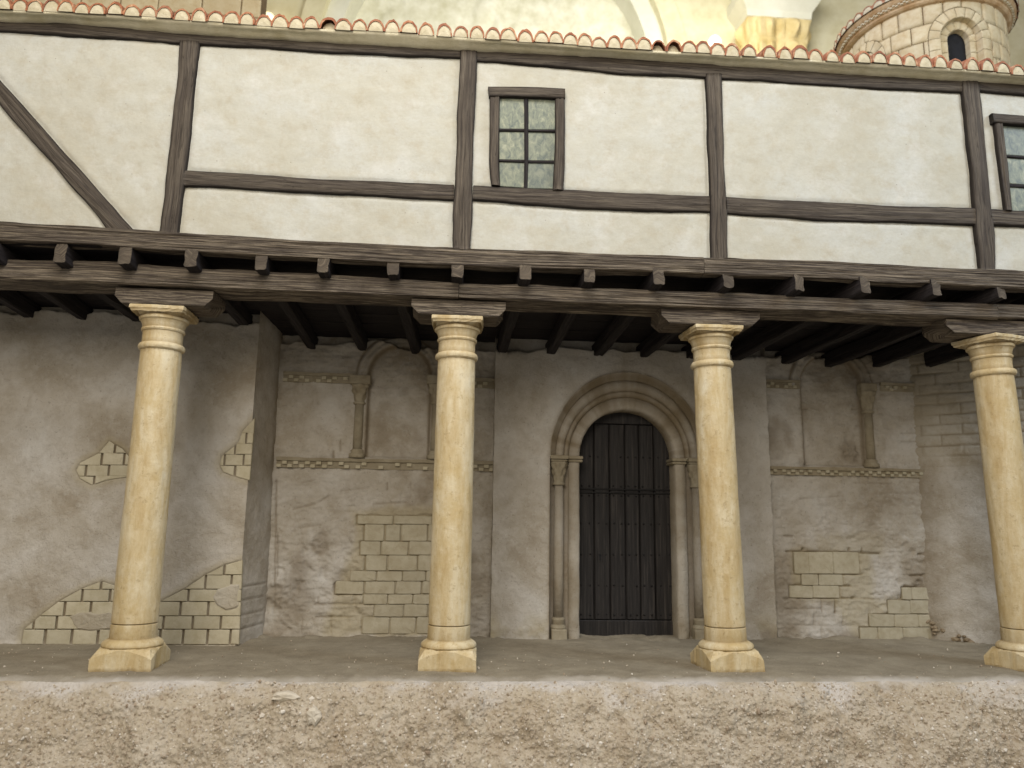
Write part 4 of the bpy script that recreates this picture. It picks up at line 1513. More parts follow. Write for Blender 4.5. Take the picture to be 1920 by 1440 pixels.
v, f = box_vf(xx_ - 0.085, xx_ + 0.085, YB - 0.065, YB + 0.03, at(px, 735, Y=YB)[2], at(px, 720, Y=YB)[2], 0.010)
obj('impost', v, f, CARVED, rb_)

# ------------------------------------------------------------------ oblique wall at the right
ow = thing('oblique_wall', 'oblique plastered wall behind the rightmost column, its courses showing near the ceiling', 'wall', (4.6, 1.3, 0))
P0 = np.array([4.555, 1.60, -0.03])
dvec = np.array([0.80, -0.60, 0])
P1 = P0 + dvec * 2.6


def ow_h(P, s, t):
    U, Z = s * 2.6, P[..., 2]
    h = 0.014 * fbm(U, Z, 2, 4, 901) + 0.010 * fbm(U, Z, 11, 4, 911)
    w = np.zeros(U.shape)
    o = np.zeros(U.shape)
    k = sstep(1.55, 1.95, Z + 0.25 * fbm(U, Z, 2.5, 3, 921))
    for i, zz in enumerate(np.arange(1.55, 2.9, 0.105)):
        g = np.exp(-((Z - zz - 0.01 * fbm(U, U * 0, 5, 2, 930 + i)) / 0.0085) ** 2) * np.clip(k * (0.35 + 1.3 * np.clip(fbm(U, Z * 0 + i, 1.5, 2, 940) + 0.4, 0, 1)), 0, 1)
        off = 0.17 * (i % 2)
        vj = np.abs(((U + off + 0.05 * math.sin(i * 3.1)) % 0.36) - 0.18)
        g2 = np.exp(-(vj / 0.007) ** 2) * (Z > zz) * (Z < zz + 0.105) * k * 0.75
        g = np.maximum(g, g2)
        h = h - 0.014 * g
        w = np.maximum(w, g * 0.7)
    o = k * 0.30
    w = np.maximum(w, sstep(0.16, 0.0, s) * 0.5)
    return h - 0.1 * sstep(0, 0.04, Z - 2.86), {'wash': w, 'ochre': o}


patch('render_coat', P0, P1, P1 + [0, 0, 2.98], P0 + [0, 0, 2.98], 0.0125, ow_h, RENDER, ow)
rr_ = np.random.default_rng(21)
for k in range(20):
    u = rr_.beta(1.0, 1.6) * 0.55
    base = P0 + dvec * u + np.array([-0.6, -0.8, 0]) * rr_.uniform(0.0, 0.035)
    z = rr_.uniform(-0.01, 0.24) * max(0.15, 1 - u / 0.60)
    sz = rr_.uniform(0.020, 0.044)
    v = ICO_V * (1 + rr_.normal(0, 0.18, (12, 1))) * sz * np.array([1.25, 0.8, 0.7]) + base + [0, 0, z + 0.012]
    obj('rubble_stone', v, ICO_F, RUBBLE, ow)

# ------------------------------------------------------------------ portal
po = thing('church_portal', 'projecting plastered church portal with stepped round arch and dark plank door', 'portal', (1.8, 1.4, 0))
YP, YI, YD = 1.40, 1.465, 1.665
xL, xR = at(1087, 1000, Y=YI)[0], at(1268, 1000, Y=YI)[0]
xC = (xL + xR) / 2
RI = (xR - xL) / 2
ZI = at(1174, 768, Y=YI)[2]
ZS = ZI - RI
xO = at(1031, 900, Y=YP)[0]
RO = xC - xO
ZO = at(1172, 697, Y=YP)[2]
KO = (ZO - ZS) / RO
kz = lambda r: np.interp(r, [RI, RO], [1.0, KO])
fx0, fx1 = at(924, 950, Y=YP)[0], at(1447, 950, Y=YP)[0]
fx0t, fx1t = at(925, 690, Y=YP)[0], at(1434, 690, Y=YP)[0]
# front sheet: from the outline of the outer arch out to the edges
na = 150
zz = np.linspace(-0.03, ZS, 110)[:-1]
th = np.linspace(math.pi, 0, na)
ox = np.r_[np.full(109, xC - RO), xC + RO * np.cos(th), np.full(109, xC + RO)]
oz = np.r_[zz, ZS + RO * KO * np.sin(th), zz[::-1]]
ZT = 2.95
# outer outline: left edge up, head across, right edge down
ta = np.linspace(0, 1, na)
lx, rx = fx0, fx1
hx = np.zeros(na)
hz = np.zeros(na)
W = rx - lx
per = np.array([ZT - ZS, W, ZT - ZS])
tot = per.sum()
for i, q in enumerate(ta * tot):
    if q < per[0]:
        hx[i], hz[i] = lx, ZS + q
    elif q < per[0] + per[1]:
        hx[i], hz[i] = lx + (q - per[0]), ZT
    else:
        hx[i], hz[i] = rx, ZT - (q - per[0] - per[1])
ex_ = np.r_[np.full(109, lx), hx, np.full(109, rx)]
ez_ = np.r_[zz, hz, zz[::-1]]
m = 64
q = np.linspace(0, 1, m)
X = ox[:, None] * (1 - q) + ex_[:, None] * q
Z = oz[:, None] * (1 - q) + ez_[:, None] * q
lean = (fx0t - fx0) * q[None] * sstep(0, 2.9, Z) * 0
h = 0.012 * fbm(X, Z, 2, 4, 1001) + 0.008 * fbm(X, Z, 12, 4, 1011)
h = h + 0.03 * sstep(0.16, 0.0, Z) * np.clip(fbm(X, Z, 8, 4, 1021) + 0.2, 0, 1)
h = h - 0.10 * sstep(0, 0.03, Z - (2.72 + 0.07 * fbm(X, X * 0, 4, 4, 1031)))
rag = 0.008 * fbm(X, Z, 14, 3, 1041) * (q[None] > 0.98)
edge_wash = np.clip(np.exp(-(q[None] * (np.hypot(ox - ex_, oz - ez_))[:, None] / 0.02) ** 2) * 0.35 + sstep(0.22, 0.02, Z) * np.clip(fbm(X, Z, 5, 3, 1051) * 2 + .1, 0, 0.5), 0, 1)
och = np.clip(sstep(0.30, 0.05, Z) * np.clip(fbm(X, Z, 5, 3, 1061) * 2.2 + 0.2, 0, 1) * 0.7, 0, 1)
V = np.stack([X + rag, YP - h, Z], -1)
obj('render_coat', V, grid_faces(len(ox), m), RENDER, po, smooth=True, attrs={'wash': edge_wash.ravel(), 'ochre': och.ravel()})
for s_, xx_ in ((-1, lx), (1, rx)):
    a, b = (xx_, YB + 0.05, -0.03), (xx_, YP, -0.03)
    c00, c10 = (a, b) if s_ < 0 else (b, a)
    patch('return_face', c00, c10, np.array(c10) + [0, 0, 2.98], np.array(c00) + [0, 0, 2.98], 0.02,
          lambda P, s, t: (0.006 * fbm(P[..., 1], P[..., 2], 9, 3, 1071), {'wash': 0.25 + 0 * s, 'ochre': 0 * s}), RENDER, po)


def arch_sweep(name, prof, mat, z_from=None, n=72, smooth=True, wash=None):
    """prof: (radius, depth) pairs swept round the arch."""
    th = np.linspace(math.pi, 0, n)
    V = np.zeros((n, len(prof), 3))
    for j, (r, y) in enumerate(prof):
        rr = r + 0.004 * fbm(th * 2, th * 0 + j, 4, 3, 1101)
        V[:, j] = np.stack([xC + rr * np.cos(th), y + 0.006 * fbm(th * 3, th * 0 + j * 0.2, 4, 3, 1111), ZS + rr * kz(r) * np.sin(th)], 1)
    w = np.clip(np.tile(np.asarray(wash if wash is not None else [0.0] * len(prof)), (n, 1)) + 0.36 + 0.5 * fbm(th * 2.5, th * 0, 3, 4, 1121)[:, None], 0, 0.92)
    return obj(name, V, grid_faces(n, len(prof), flip=True), mat, po, smooth=smooth, attrs={'wash': w.ravel(), 'ochre': 0.1 + 0 * w.ravel()})


D = RO - RI
r1, r2, r3 = RI + 0.80 * D, RI + 0.55 * D, RI + 0.36 * D
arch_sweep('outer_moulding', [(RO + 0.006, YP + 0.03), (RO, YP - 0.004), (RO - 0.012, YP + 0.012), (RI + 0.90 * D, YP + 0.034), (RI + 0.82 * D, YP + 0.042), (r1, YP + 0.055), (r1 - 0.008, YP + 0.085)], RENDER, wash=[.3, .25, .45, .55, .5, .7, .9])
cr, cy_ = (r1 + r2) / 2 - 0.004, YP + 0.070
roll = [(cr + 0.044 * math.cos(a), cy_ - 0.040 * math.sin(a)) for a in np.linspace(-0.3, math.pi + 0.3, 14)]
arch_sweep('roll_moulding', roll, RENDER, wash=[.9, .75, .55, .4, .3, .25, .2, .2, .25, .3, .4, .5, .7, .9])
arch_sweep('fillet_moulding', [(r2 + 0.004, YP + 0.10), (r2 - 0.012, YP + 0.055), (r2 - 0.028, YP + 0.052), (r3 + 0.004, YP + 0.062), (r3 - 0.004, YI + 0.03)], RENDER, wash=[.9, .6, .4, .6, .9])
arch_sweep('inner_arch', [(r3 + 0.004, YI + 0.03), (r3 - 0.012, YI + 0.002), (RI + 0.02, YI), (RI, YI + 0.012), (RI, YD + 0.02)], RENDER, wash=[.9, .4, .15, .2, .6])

zi1 = ZS
zi0 = at(1070, 866, Y=YI)[2]
for sg in (-1, 1):
    # jamb pier, its reveal running back to the door
    xa, xb = xC + sg * RI, xC + sg * r3
    n = 60
    z = np.linspace(-0.03, zi1, n)
    jit = 0.006 * fbm(z, z * 0 + sg, 6, 4, 1201)
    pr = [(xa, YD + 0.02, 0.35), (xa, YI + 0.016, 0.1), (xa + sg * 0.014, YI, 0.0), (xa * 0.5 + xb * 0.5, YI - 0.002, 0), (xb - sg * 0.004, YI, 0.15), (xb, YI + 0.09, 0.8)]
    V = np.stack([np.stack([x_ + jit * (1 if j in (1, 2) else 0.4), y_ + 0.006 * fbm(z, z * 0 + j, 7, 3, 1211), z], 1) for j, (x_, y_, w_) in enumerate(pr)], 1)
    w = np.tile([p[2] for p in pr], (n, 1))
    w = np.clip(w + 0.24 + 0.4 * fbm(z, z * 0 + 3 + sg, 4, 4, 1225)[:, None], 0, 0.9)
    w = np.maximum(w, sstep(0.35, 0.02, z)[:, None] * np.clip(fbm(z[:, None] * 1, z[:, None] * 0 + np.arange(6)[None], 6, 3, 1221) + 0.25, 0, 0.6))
    obj('jamb', V, grid_faces(n, 6, flip=(sg < 0)), RENDER, po, smooth=True, attrs={'wash': w.ravel(), 'ochre': 0.12 + 0 * w.ravel()})
    # recess behind the shaft
    xo = xC + sg * RO
    V = [(xb, YP + 0.11, -0.03), (xo, YP + 0.11, -0.03), (xo, YP + 0.11, zi1), (xb, YP + 0.11, zi1), (xo, YP - 0.003, -0.03), (xo, YP - 0.003, zi1)]
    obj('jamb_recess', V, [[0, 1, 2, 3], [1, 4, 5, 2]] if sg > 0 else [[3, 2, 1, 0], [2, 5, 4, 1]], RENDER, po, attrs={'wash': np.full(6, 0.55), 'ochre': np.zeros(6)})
    xs_ = xC + sg * (cr + 0.008)
    ys_ = YP + 0.060
    rs = 0.046
    v, f = lathe_vf([(rs, 0.17), (rs * 0.98, 0.6), (rs * 0.95, zi0 - 0.20)], 24, xs_, ys_)
    obj('jamb_shaft', v, f, RENDER, po, smooth=True, attrs={'wash': np.full(v[..., 0].size, 0.42), 'ochre': np.full(v[..., 0].size, 0.1)})
    v1 = box_vf(xs_ - 0.07, xs_ + 0.075, ys_ - 0.075, ys_ + 0.06, -0.02, 0.088, 0.012)
    v2 = lathe_vf([(0.070, 0.08), (0.074, 0.10), (0.066, 0.118), (0.052, 0.126), (0.058, 0.15), (0.062, 0.17), (0.055, 0.186), (0.045, 0.19)], 24, xs_, ys_)
    v, f = join(v1, v2)
    obj('shaft_base', v, f, CARVED, po, smooth=False)
    zcap0, zcap1 = zi0 - 0.215, zi0 - 0.005
    pr = [(rs * 1.25, zcap0 - 0.012), (rs * 1.4, zcap0), (rs * 1.1, zcap0 + 0.014)] + [(rs * (1.1 + 0.75 * t ** 1.5), zcap0 + 0.014 + (zcap1 - zcap0 - 0.014) * t) for t in np.linspace(0, 1, 14)[1:]]
    v, f = lathe_vf(pr, 36, xs_, ys_)
    tt = np.arctan2(v[..., 1] - ys_, v[..., 0] - xs_)
    k = np.clip((v[..., 2] - zcap0 - 0.014) / (zcap1 - zcap0), 0, 1)
    bm_ = 1 + 0.20 * np.cos(tt * 7) * np.sin(np.pi * k) * np.sin(k * 10) + 0.10 * fbm(tt * 2, k * 3, 2, 3, 1231) * np.sin(np.pi * k)
    v[..., 0] = xs_ + (v[..., 0] - xs_) * bm_
    v[..., 1] = ys_ + (v[..., 1] - ys_) * bm_
    obj('shaft_capital', v, f, CARVED, po, smooth=True)
    # imposts
    xi0, xi1 = sorted((xC + sg * (RI - 0.030), xC + sg * (r3 + 0.010)))
    hh = zi1 - zi0
    vf = [box_vf(xi0, xi1, YI - 0.030, YD, zi0 + hh * 0.45, zi1, 0.010), box_vf(xi0 + (0.012 if sg < 0 else 0.024) * 0, xi1, YI - 0.020, YD, zi0 - hh * 0.05, zi0 + hh * 0.42, 0.014)]
    v, f = join(*vf)
    obj('impost', v, f, CARVED, po)
    xi0, xi1 = sorted((xC + sg * (r3 + 0.012), xC + sg * (RO - 0.003)))
    vf = [box_vf(xi0, xi1, YP - 0.012, YP + 0.10, zi0 + hh * 0.35, zi1, 0.008), box_vf(xi0 + 0.006, xi1 - 0.006, YP + 0.004, YP + 0.10, zi0 - hh * 0.05, zi0 + hh * 0.33, 0.012)]
    v, f = join(*vf)
    obj('impost', v, f, CARVED, po)

# door
dx = [at(p, 1000, Y=YD)[0] for p in (1082, 1114, 1143.5, 1173, 1200, 1228, 1262)]
ztr = at(1170, 796, Y=YD)[2]
zbr = at(1170, 1162, Y=YD)[2]
v, f = box_vf(dx[0] - 0.05, dx[-1] + 0.08, YD + 0.035, YD + 0.06, -0.03, ZI + 0.15)
door = obj('door', v, f, DOOR, po)
for a, b in zip(dx[:-1], dx[1:]):
    n = 30
    z = np.linspace(zbr + 0.006, ztr - 0.006, n)
    g = 0.0045
    jl, jr = 0.0025 * fbm(z, z * 0 + a, 4, 3, 1301), 0.0025 * fbm(z, z * 0 + b, 4, 3, 1311)
    dd = random.uniform(-0.004, 0.004)
    pr = [(a + g, YD + 0.04), (a + g, YD + 0.008 + dd), (a + g + 0.008, YD + dd), ((a + b) / 2, YD - 0.002 + dd), (b - g - 0.008, YD + dd), (b - g, YD + 0.008 + dd), (b - g, YD + 0.04)]
    V = np.stack([np.stack([x_ + (jl if j < 3 else jr), y_ + 0 * z, z], 1) for j, (x_, y_) in enumerate(pr)], 1)
    F = grid_faces(n, 7).tolist() + [list(range(7))[::-1], [(n - 1) * 7 + k for k in range(7)]]
    obj('plank', V, F, DOOR, door)
v, f = box_vf(dx[0] - 0.03, dx[-1] + 0.05, YD - 0.012, YD + 0.04, -0.02, zbr - 0.004, 0.008)
obj('bottom_rail', v, f, DOOR, door)
v, f = box_vf(dx[0] - 0.03, dx[-1] + 0.05, YD - 0.006, YD + 0.04, ztr + 0.004, ZI + 0.1, 0.006)
obj('top_rail', v, f, DOOR, door)
for py in (918.0, 924.5):
    zc = at(1170, py, Y=YD)[2]
    v, f = box_vf(dx[0], dx[-1] - 0.01, YD - 0.016, YD + 0.004, zc - 0.008, zc + 0.008, 0.004)
    obj('door_strap', v, f, IRON, door)
for py in (857, 912, 930, 982, 1040, 1098, 1153):
    zc = at(1170, py, Y=YD)[2]
    for a, b in zip(dx[:-1], dx[1:]):
        for q_ in (0.25, 0.75):
            if random.random() < 0.10:
                continue
            xx_ = a + (b - a) * q_ + random.uniform(-0.006, 0.006)
            v, f = lathe_vf([(0.0095, 0.008), (0.0085, -0.002), (0.005, -0.007), (0.001, -0.009)], 8)
            v = np.stack([v[..., 0] + xx_, v[..., 2] + YD - 0.002, v[..., 1] + zc + random.uniform(-.004, .004)], -1)
            obj('stud', v, f, IRON, door)
kx, kz_ = at(1125, 1044, Y=YD)[0], at(1125, 1044, Y=YD)[2]
v, f = box_vf(kx - 0.026, kx + 0.026, YD - 0.008, YD + 0.004, kz_ - 0.05, kz_ + 0.045, 0.003)
lk = obj('lock_plate', v, f, DOOR, door)
v1 = box_vf(kx - 0.007, kx + 0.007, YD - 0.0095, YD, kz_ - 0.032, kz_ + 0.01)
v2 = lathe_vf([(0.013, 0.0), (0.013, 0.0098)], 14)
v2 = (np.stack([v2[0][..., 0] + kx, YD - v2[0][..., 2], v2[0][..., 1] + kz_ + 0.014], -1), v2[1])
v, f = join(v1, v2)
obj('keyhole', v, f, BLACK, door)

# ------------------------------------------------------------------ round apse tower above the roof
TCX, TCY, TR = 6.39, 3.40, 0.993
tw = thing('apse_tower', 'round warm stone apse with arched window and tiled eave rising behind the gallery roof', 'tower', (TCX, TCY, 5.6))
ZC = 7.684      # underside of the cornice
ang_cam = math.atan2(CPOS[1] - TCY, CPOS[0] - TCX)


def cyl(u, z, r):
    a = ang_cam + u / TR
    return np.stack([TCX + r * np.cos(a), TCY + r * np.sin(a), z], -1)


WU, WS, WR0, WR1, WR2 = 0.470, 7.19, 0.400, 0.262, 0.155     # window: place, springing, outer ring, inner ring, opening


def push(U, Z, R):
    """Keep points out of the window's outline of radius R."""
    r = np.where(Z > WS, np.hypot(U - WU, Z - WS), np.abs(U - WU))
    inside = r < R
    sc = R / np.maximum(r, 1e-4)
    U2 = np.where(inside, WU + np.where(np.abs(U - WU) < 1e-4, 1e-3, (U - WU)) * sc, U)
    Z2 = np.where(inside & (Z > WS), WS + (Z - WS) * sc, Z)
    return U2, Z2, inside


V, F = lathe_vf([(TR - 0.19, 5.6), (TR - 0.19, ZC + 0.1)], 64, TCX, TCY)
obj('core', V, F, BLACK, tw)
UU, ZZ = np.meshgrid(np.linspace(-1.85, 1.85, 240), np.linspace(5.8, ZC + 0.05, 160), indexing='ij')
U2, Z2, ins = push(UU, ZZ, WR0 - 0.005)
V = cyl(U2, Z2, TR - 0.022)
F = grid_faces(240, 160)
k_ = ins.ravel()
F = F[~k_[F].all(1)]
obj('joint_bed', V, F, TJOINT, tw)


def tower_block(u0, u1, z0, z1, name='ashlar_block'):
    g = 0.006
    U, Z = np.meshgrid(np.linspace(u0 + g, u1 - g, 9), np.linspace(z0 + g, z1 - g, 7), indexing='ij')
    U2, Z2, ins = push(U, Z, WR0 + g)
    r2_ = np.where(Z2 > 7.20, np.hypot(U2 + 0.79, Z2 - 7.20), np.abs(U2 + 0.79))
    in2 = r2_ < 0.345
    k2_ = 0.345 / np.maximum(r2_, 1e-3)
    U2, Z2 = np.where(in2, -0.79 + (U2 + 0.79) * k2_, U2), np.where(in2 & (Z2 > 7.20), 7.20 + (Z2 - 7.20) * k2_, Z2)
    if ins.mean() > 0.97 or in2.mean() > 0.97:
        return
    s, t = np.meshgrid(np.linspace(0, 1, 9), np.linspace(0, 1, 7), indexing='ij')
    edge = np.minimum(np.minimum(s, 1 - s), np.minimum(t, 1 - t)) > 0.01
    V = cyl(U2, Z2, TR + random.uniform(-0.002, 0.003) - 0.010 * (~edge) + 0.004 * fbm(U, Z, 9, 3, 1401))
    # side skirt
    bi = [i * 7 for i in range(9)] + [8 * 7 + j for j in range(1, 7)] + [i * 7 + 6 for i in range(7, -1, -1)] + [j for j in range(5, 0, -1)]
    bp = V.reshape(-1, 3)[bi]
    c = np.array([TCX, TCY])
    bk = bp.copy()
    d = bk[:, :2] - c
    bk[:, :2] = c + d * (TR - 0.04) / np.linalg.norm(d, axis=1)[:, None]
    F = grid_faces(9, 7).tolist()
    n = len(bi)
    F += [[bi[k], 63 + k, 63 + (k + 1) % n, bi[(k + 1) % n]] for k in range(n)]
    obj(name, np.vstack([V.reshape(-1, 3), bk]), F, TOWER, tw, smooth=True)


zrow = ZC + 0.02
row = 0
while zrow > 6.0:
    z0 = 7.42 - 0.24 * row
    u = -1.62 + (0.0, 0.135, 0.06)[row % 3]
    while u < 1.6:
        w = random.uniform(0.215, 0.30)
        tower_block(u, u + w, z0, zrow)
        u += w
    zrow = z0
    row += 1


def voussoir(a0, a1, ra, rb_v, depth, dback, z_low=None):
    n = 5
    A, R = np.meshgrid(np.linspace(a0, a1, n), np.array([ra, ra + 0.006, rb_v - 0.006, rb_v]), indexing='ij')
    U, Z = WU + R * np.cos(A), WS + R * np.sin(A)
    rim = (np.arange(4)[None] % 3 == 0) | (np.arange(n)[:, None] % (n - 1) == 0)
    V = cyl(U, Z, TR + depth - 0.008 * rim)
    Vb = cyl(U, Z, TR + dback)
    F = grid_faces(n, 4).tolist()
    bi = [i * 4 for i in range(n)] + [(n - 1) * 4 + j for j in (1, 2, 3)] + [i * 4 + 3 for i in range(n - 2, -1, -1)] + [2, 1]
    m_ = len(bi)
    off = n * 4
    F += [[bi[k], off + bi[k], off + bi[(k + 1) % m_], bi[(k + 1) % m_]] for k in range(m_)]
    obj('voussoir', np.vstack([V.reshape(-1, 3), Vb.reshape(-1, 3)]), F, TOWER, tw)


def quoin(ua, ub, z0, z1, depth, dback):
    U, Z = np.meshgrid(np.linspace(ua, ub, 4), np.array([z0, z0 + 0.006, z1 - 0.006, z1]), indexing='ij')
    rim = (np.arange(4)[None] % 3 == 0) | (np.arange(4)[:, None] % 3 == 0)
    V = cyl(U, Z, TR + depth - 0.008 * rim)
    Vb = cyl(U, Z, TR + dback)
    bi = [0, 4, 8, 12, 13, 14, 15, 11, 7, 3, 2, 1]
    F = grid_faces(4, 4).tolist() + [[bi[k], 16 + bi[k], 16 + bi[(k + 1) % 12], bi[(k + 1) % 12]] for k in range(12)]
    obj('quoin', np.vstack([V.reshape(-1, 3), Vb.reshape(-1, 3)]), F, TOWER, tw)


for nvs, ra, rb2, dp, db in ((9, WR1 + 0.002, WR0 - 0.002, 0.0, -0.15), (7, WR2, WR1 + 0.004, -0.095, -0.188)):
    for k in range(nvs):
        a0, a1 = math.pi * k / nvs, math.pi * (k + 1) / nvs
        voussoir(a0 + 0.012, a1 - 0.012, ra, rb2, dp, db)
    for sg in (-1, 1):
        for k in range(4):
            z1 = WS - 0.004 - 0.16 * k
            a, b = sorted((WU + sg * ra, WU + sg * rb2))
            quoin(a, b, z1 - 0.155, z1, dp, db)
# second blind arch of voussoirs at the left of the drum
for k in range(7):
    a0, a1 = math.pi * k / 7, math.pi * (k + 1) / 7
    n = 5
    A, R = np.meshgrid(np.linspace(a0 + 0.015, a1 - 0.015, n), np.array([0.20, 0.207, 0.333, 0.34]), indexing='ij')
    rim = (np.arange(4)[None] % 3 == 0) | (np.arange(n)[:, None] % (n - 1) == 0)
    V = cyl(-0.79 + R * np.cos(A), 7.20 + R * np.sin(A), TR + 0.012 - 0.010 * rim)
    obj('voussoir', V, grid_faces(n, 4), TOWER, tw)
for k in range(3):
    A, R = np.meshgrid(np.linspace(math.pi * k / 3 + 0.03, math.pi * (k + 1) / 3 - 0.03, 6), np.array([0.02, 0.03, 0.186, 0.194]), indexing='ij')
    rim = (np.arange(4)[None] % 3 == 0) | (np.arange(6)[:, None] % 5 == 0)
    V = cyl(-0.79 + R * np.cos(A), 7.20 + R * np.sin(A), TR - 0.004 - 0.010 * rim)
    obj('ashlar_block', V, grid_faces(6, 4), TOWER, tw)
# cornice: two mouldings with a billet row, then tiles
pr = [(TR - 0.02, ZC - 0.01), (TR + 0.03, ZC), (TR + 0.055, ZC + 0.02), (TR + 0.06, ZC + 0.045), (TR + 0.075, ZC + 0.05), (TR + 0.085, ZC + 0.085), (TR + 0.10, ZC + 0.09), (TR + 0.125, ZC + 0.125), (TR + 0.125, ZC + 0.15), (0.1, ZC + 0.16)]
V, F = lathe_vf(pr, 96, TCX, TCY, cap=False)
obj('cornice', V, F, TOWERC, tw)
vf = []
for row in range(2):
    for k in range(120):
        if (k + row) % 2:
            continue
        a = ang_cam - 1.8 + 3.6 * k / 120
        da = 3.6 / 120 * 0.45
        z0 = ZC + 0.052 + 0.018 * row
        P = []
        for aa in (a - da, a + da):
            for rr in (TR + 0.06, TR + 0.098):
                for z in (z0, z0 + 0.016):
                    P.append((TCX + rr * math.cos(aa), TCY + rr * math.sin(aa), z))
        vf.append((np.array(P), [[0, 1, 3, 2], [4, 6, 7, 5], [0, 4, 5, 1], [2, 3, 7, 6], [0, 2, 6, 4], [1, 5, 7, 3]]))
v, f = join(*vf)
obj('billet', v, f, TMORTAR, tw, kind='stuff')
nt = 46
RE = TR + 0.155
troof = obj('tower_roof', *lathe_vf([(RE - 0.03, ZC + 0.155), (0.02, ZC + 0.62)], 48, TCX, TCY, cap=False), TILE, tw)
for k in range(nt):
    a = 2 * math.pi * k / nt
    rx = RE * math.pi / nt * 1.02
    V, F, mi = tile_mesh(900 + k, rx, 0.085, False)
    # narrows with the cone
    t = V[:, 1] / 0.55
    V[:, 0] *= (1 - 0.45 * t)
    V[:, 2] += 0.10 * V[:, 1]
    ca, sa = math.cos(a), math.sin(a)
    W_ = np.stack([TCX + (RE - V[:, 1]) * ca - V[:, 0] * sa, TCY + (RE - V[:, 1]) * sa + V[:, 0] * ca, V[:, 2] + ZC + 0.145], 1)
    obj('roof_tile', W_, F, None, troof, mats=[TILE, TMORTAR], midx=mi)

# ------------------------------------------------------------------ nave wall just showing over the roof at the left
nw = thing('nave_wall', 'warm ashlar wall just showing above the roof tiles at the upper left', 'wall', (-3.0, 2.6, 4.5))
v, f = box_vf(-7.0, at(486, 20, Y=2.6)[0], 2.62, 2.9, 4.6, 8.2)
obj('joint_bed', v, f, TJOINT, nw)
z = 5.2
row = 0
xe = at(488, 20, Y=2.6)[0]
while z < 8.1:
    u = -6.9 + 0.2 * (row % 2)
    while u < xe - 0.05:
        w = min(random.uniform(0.36, 0.52), xe - u)
        v, f = prism([(u + .006, z + .006), (u + w - .006, z + .006), (u + w - .006, z + 0.244), (u + .006, z + 0.244)], 2.64, 2.6 + random.uniform(-.004, .004), 0.012, 0.008)
        obj('ashlar_block', v, f, TOWER, nw)
        u += w
    z += 0.25
    row += 1

# ------------------------------------------------------------------ hall behind the model
YBG = 10.0
HALLW = mat_plain('hall_limestone', (0.58, 0.53, 0.33), (0.74, 0.70, 0.50), 2.2, bump=0.4, bsc=6)
HALLG = mat_plain('hall_pale_rubble', (0.56, 0.54, 0.38), (0.80, 0.79, 0.66), 2.6, bump=0.5, bsc=5)
HALLA = mat_plain('hall_pale_arch', (0.62, 0.61, 0.49), (0.74, 0.73, 0.62), 1.5, bump=0.2, bsc=5)
HALLY = mat_plain('hall_ochre_stone', (0.50, 0.385, 0.16), (0.70, 0.58, 0.32), 2.5, bump=0.3, bsc=6)


def bgx(px):
    return at(px, 40, Y=YBG)[0]


acx = bgx(932)
aro, ari, arm = (bgx(1312) - bgx(592)) / 2, (bgx(1212) - bgx(628)) / 2 , (bgx(1250) - bgx(600)) / 2
azs = at(932, 60, Y=YBG)[2] - 0.6


def hall_h(P, s, t):
    X, Z = P[..., 0], P[..., 2]
    h = 0.05 * fbm(X, Z, 0.8, 3, 1501)
    for i, zz in enumerate(np.arange(0, 16, 0.62)):
        h = h - 0.05 * np.exp(-((Z - zz) / 0.03) ** 2)
    return h, {}


NB, ZB = 260, 150
Xw, Zw = np.meshgrid(np.linspace(-16, 20, NB), np.linspace(-1.5, 16, ZB), indexing='ij')
r = np.where(Zw > azs, np.hypot(Xw - acx, Zw - azs), np.abs(Xw - acx))
ins = r < aro - 0.02
sc = (aro - 0.02) / np.maximum(r, 1e-3)
Xw2 = np.where(ins, acx + (Xw - acx) * sc, Xw)
Zw2 = np.where(ins & (Zw > azs), azs + (Zw - azs) * sc, Zw)
hh, _ = hall_h(np.stack([Xw2, 0 * Xw2, Zw2], -1), None, None)
F = grid_faces(NB, ZB)
F = F[~ins.ravel()[F].all(1)]
obj('background_wall', np.stack([Xw2, YBG - hh, Zw2], -1), F, HALLW, smooth=True, kind='structure')
ga = thing('hall_arch', 'pale blurred stone arch in the hall behind the roof', 'arch', (acx, YBG, 0))


def hall_ring(name, ra, rb3, y0, y1, mat):
    th = np.r_[np.full(6, math.pi), np.linspace(math.pi, 0, 48), np.zeros(6)]
    zo = np.r_[np.linspace(-1.5, azs, 7)[:-1], np.zeros(48), np.linspace(azs, -1.5, 7)[1:]]
    V = []
    for rr, yy in ((rb3, y1), (rb3, y0), (ra, y0), (ra, y1)):
        V.append(np.stack([acx + rr * np.cos(th), 0 * th + yy, np.where(zo == 0, azs + rr * np.sin(th), zo)], 1))
    V = np.stack(V, 1)
    obj(name, V, grid_faces(len(th), 4, flip=True), mat, ga)


hall_ring('outer_ring', arm, aro, YBG - 0.12, YBG + 0.6, HALLW)
hall_ring('inner_ring', ari, arm + 0.001, YBG + 0.10, YBG + 0.95, HALLA)
Xr, Zr = np.meshgrid(np.linspace(acx - aro - 0.3, acx + aro + 0.3, 120), np.linspace(-1.5, azs + aro + 0.4, 130), indexing='ij')
hr = 0.05 * fbm(Xr, Zr, 3.2, 3, 1511) + 0.04 * np.sign(fbm(Xr, Zr, 2.2, 2, 1521))
obj('rubble_infill', np.stack([Xr, YBG + 0.75 - hr, Zr], -1), grid_faces(120, 130), HALLG, ga, smooth=True)

pp = thing('hall_pier', 'blurred yellow pier with carved leaf capital under a pale block', 'pier', (bgx(1450), YBG, 0))


def bz(py, px=1450, Y=YBG):
    return at(px, py, Y=Y)[2]


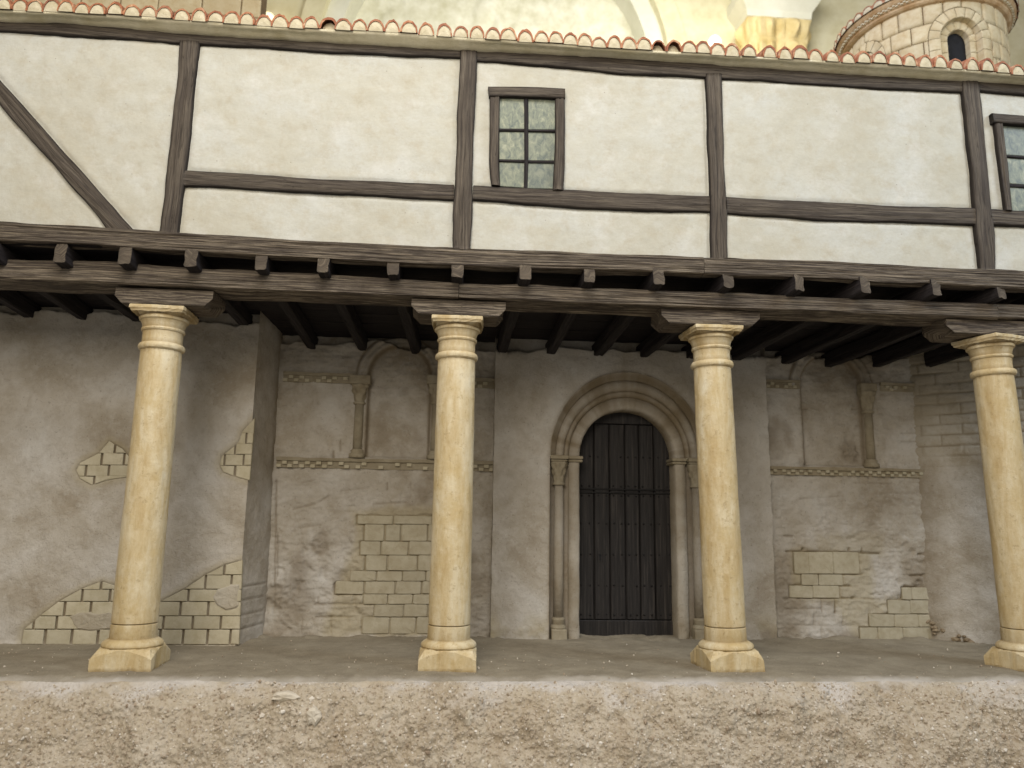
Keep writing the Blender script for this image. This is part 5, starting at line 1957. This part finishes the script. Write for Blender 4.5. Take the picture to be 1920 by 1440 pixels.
YPp = YBG - 0.7
gx = lambda px: at(px, 50, Y=YPp)[0]
gz = lambda py: at(1450, py, Y=YPp)[2]
v, f = box_vf(gx(1406), gx(1512), YPp + 0.05, YBG + 0.1, -1.5, gz(92), 0.04)
obj('shaft', v, f, HALLY, pp)
# leaf capital
nl = 34
th = np.linspace(0, 2 * math.pi, 4 * 24, endpoint=False)
zz = np.linspace(0, 1, 24)
hwc = (gx(1520) - gx(1400)) / 2
cxp = (gx(1400) + gx(1524)) / 2
T, Zc = np.meshgrid(th, zz, indexing='ij')
mx = np.maximum(np.abs(np.cos(T)), np.abs(np.sin(T)))
base = hwc * (0.86 + 0.14 * Zc ** 2)
leaf = 0.13 * np.abs(np.sin(T * 4)) ** 2 * (0.3 + np.abs(np.sin(Zc * 2 * np.pi))) + 0.06 * np.sin(T * 20) * np.abs(np.sin(Zc * 6.3))
rad = base / mx + leaf
V = np.stack([cxp + rad * np.cos(T), YPp + hwc + rad * np.sin(T), gz(108) + (gz(33) - gz(108)) * Zc], -1)
nvv = V.shape[1]
F = grid_faces(V.shape[0], nvv).tolist() + [[(V.shape[0] - 1) * nvv + k, k, k + 1, (V.shape[0] - 1) * nvv + k + 1] for k in range(nvv - 1)]
obj('leaf_capital', V, F, HALLY, pp)
V = []
xa, xb = gx(1402), gx(1522)
for z, o in ((gz(32), 0.0), (gz(20), 0.02), (gz(2), 0.19), (gz(-16), 0.20), (gz(-17), 0.1)):
    V += [(xa - o, YPp - o, z), (xb + o, YPp - o, z), (xb + o, YBG + 0.1, z), (xa - o, YBG + 0.1, z)]
F = [[3, 2, 1, 0]] + [[4 * k + i, 4 * k + (i + 1) % 4, 4 * k + 4 + (i + 1) % 4, 4 * k + 4 + i] for k in range(4) for i in range(4)] + [[16, 17, 18, 19]]
obj('abacus', V, F, HALLA, pp)
v, f = box_vf(xa - 0.08, xb + 0.1, YPp - 0.02, YBG + 0.1, gz(-17), gz(-200), 0.02)
obj('impost_block', v, f, HALLW, pp)

# warm uplights at the foot of the arch, as the glow beside it shows
BULB = bpy.data.materials.new('lamp_bulb')
BULB.use_nodes = True
bb = BULB.node_tree.nodes['Principled BSDF']
bb.inputs['Emission Color'].default_value = (1, 0.78, 0.36, 1)
bb.inputs['Emission Strength'].default_value = 1.1
for px, py, lab in ((503, 38, 'warm glowing hall uplight left of the pale arch'), (1340, 80, 'warm glowing hall uplight between the pale arch and the pier')):
    p = at(px, py, Y=YBG - 0.55)
    L = thing('hall_uplight', lab, 'lamp', tuple(p - [0, 0, 0.16]), 'hall uplights')
    v, f = lathe_vf([(0.05, p[2] - 0.36), (0.10, p[2] - 0.32), (0.14, p[2] - 0.16), (0.13, p[2] - 0.16), (0.04, p[2] - 0.33)], 20, p[0], p[1], cap=False)
    obj('lamp_bowl', v, f, IRON, L, smooth=True)
    v, f = lathe_vf([(0.001, p[2] - 0.20), (0.10, p[2] - 0.17), (0.155, p[2] - 0.08), (0.155, p[2] + 0.04), (0.10, p[2] + 0.13), (0.001, p[2] + 0.16)], 20, p[0], p[1])
    obj('bulb', v, f, BULB, L, smooth=True)
    ld = bpy.data.lights.new('uplight_glow', 'POINT')
    ld.energy = 7
    ld.color = (1.0, 0.70, 0.28)
    ld.shadow_soft_size = 0.12
    lo = bpy.data.objects.new('uplight_glow', ld)
    COL.objects.link(lo)
    lo.parent = L
    lo.location = (0, -0.02, 0.30)
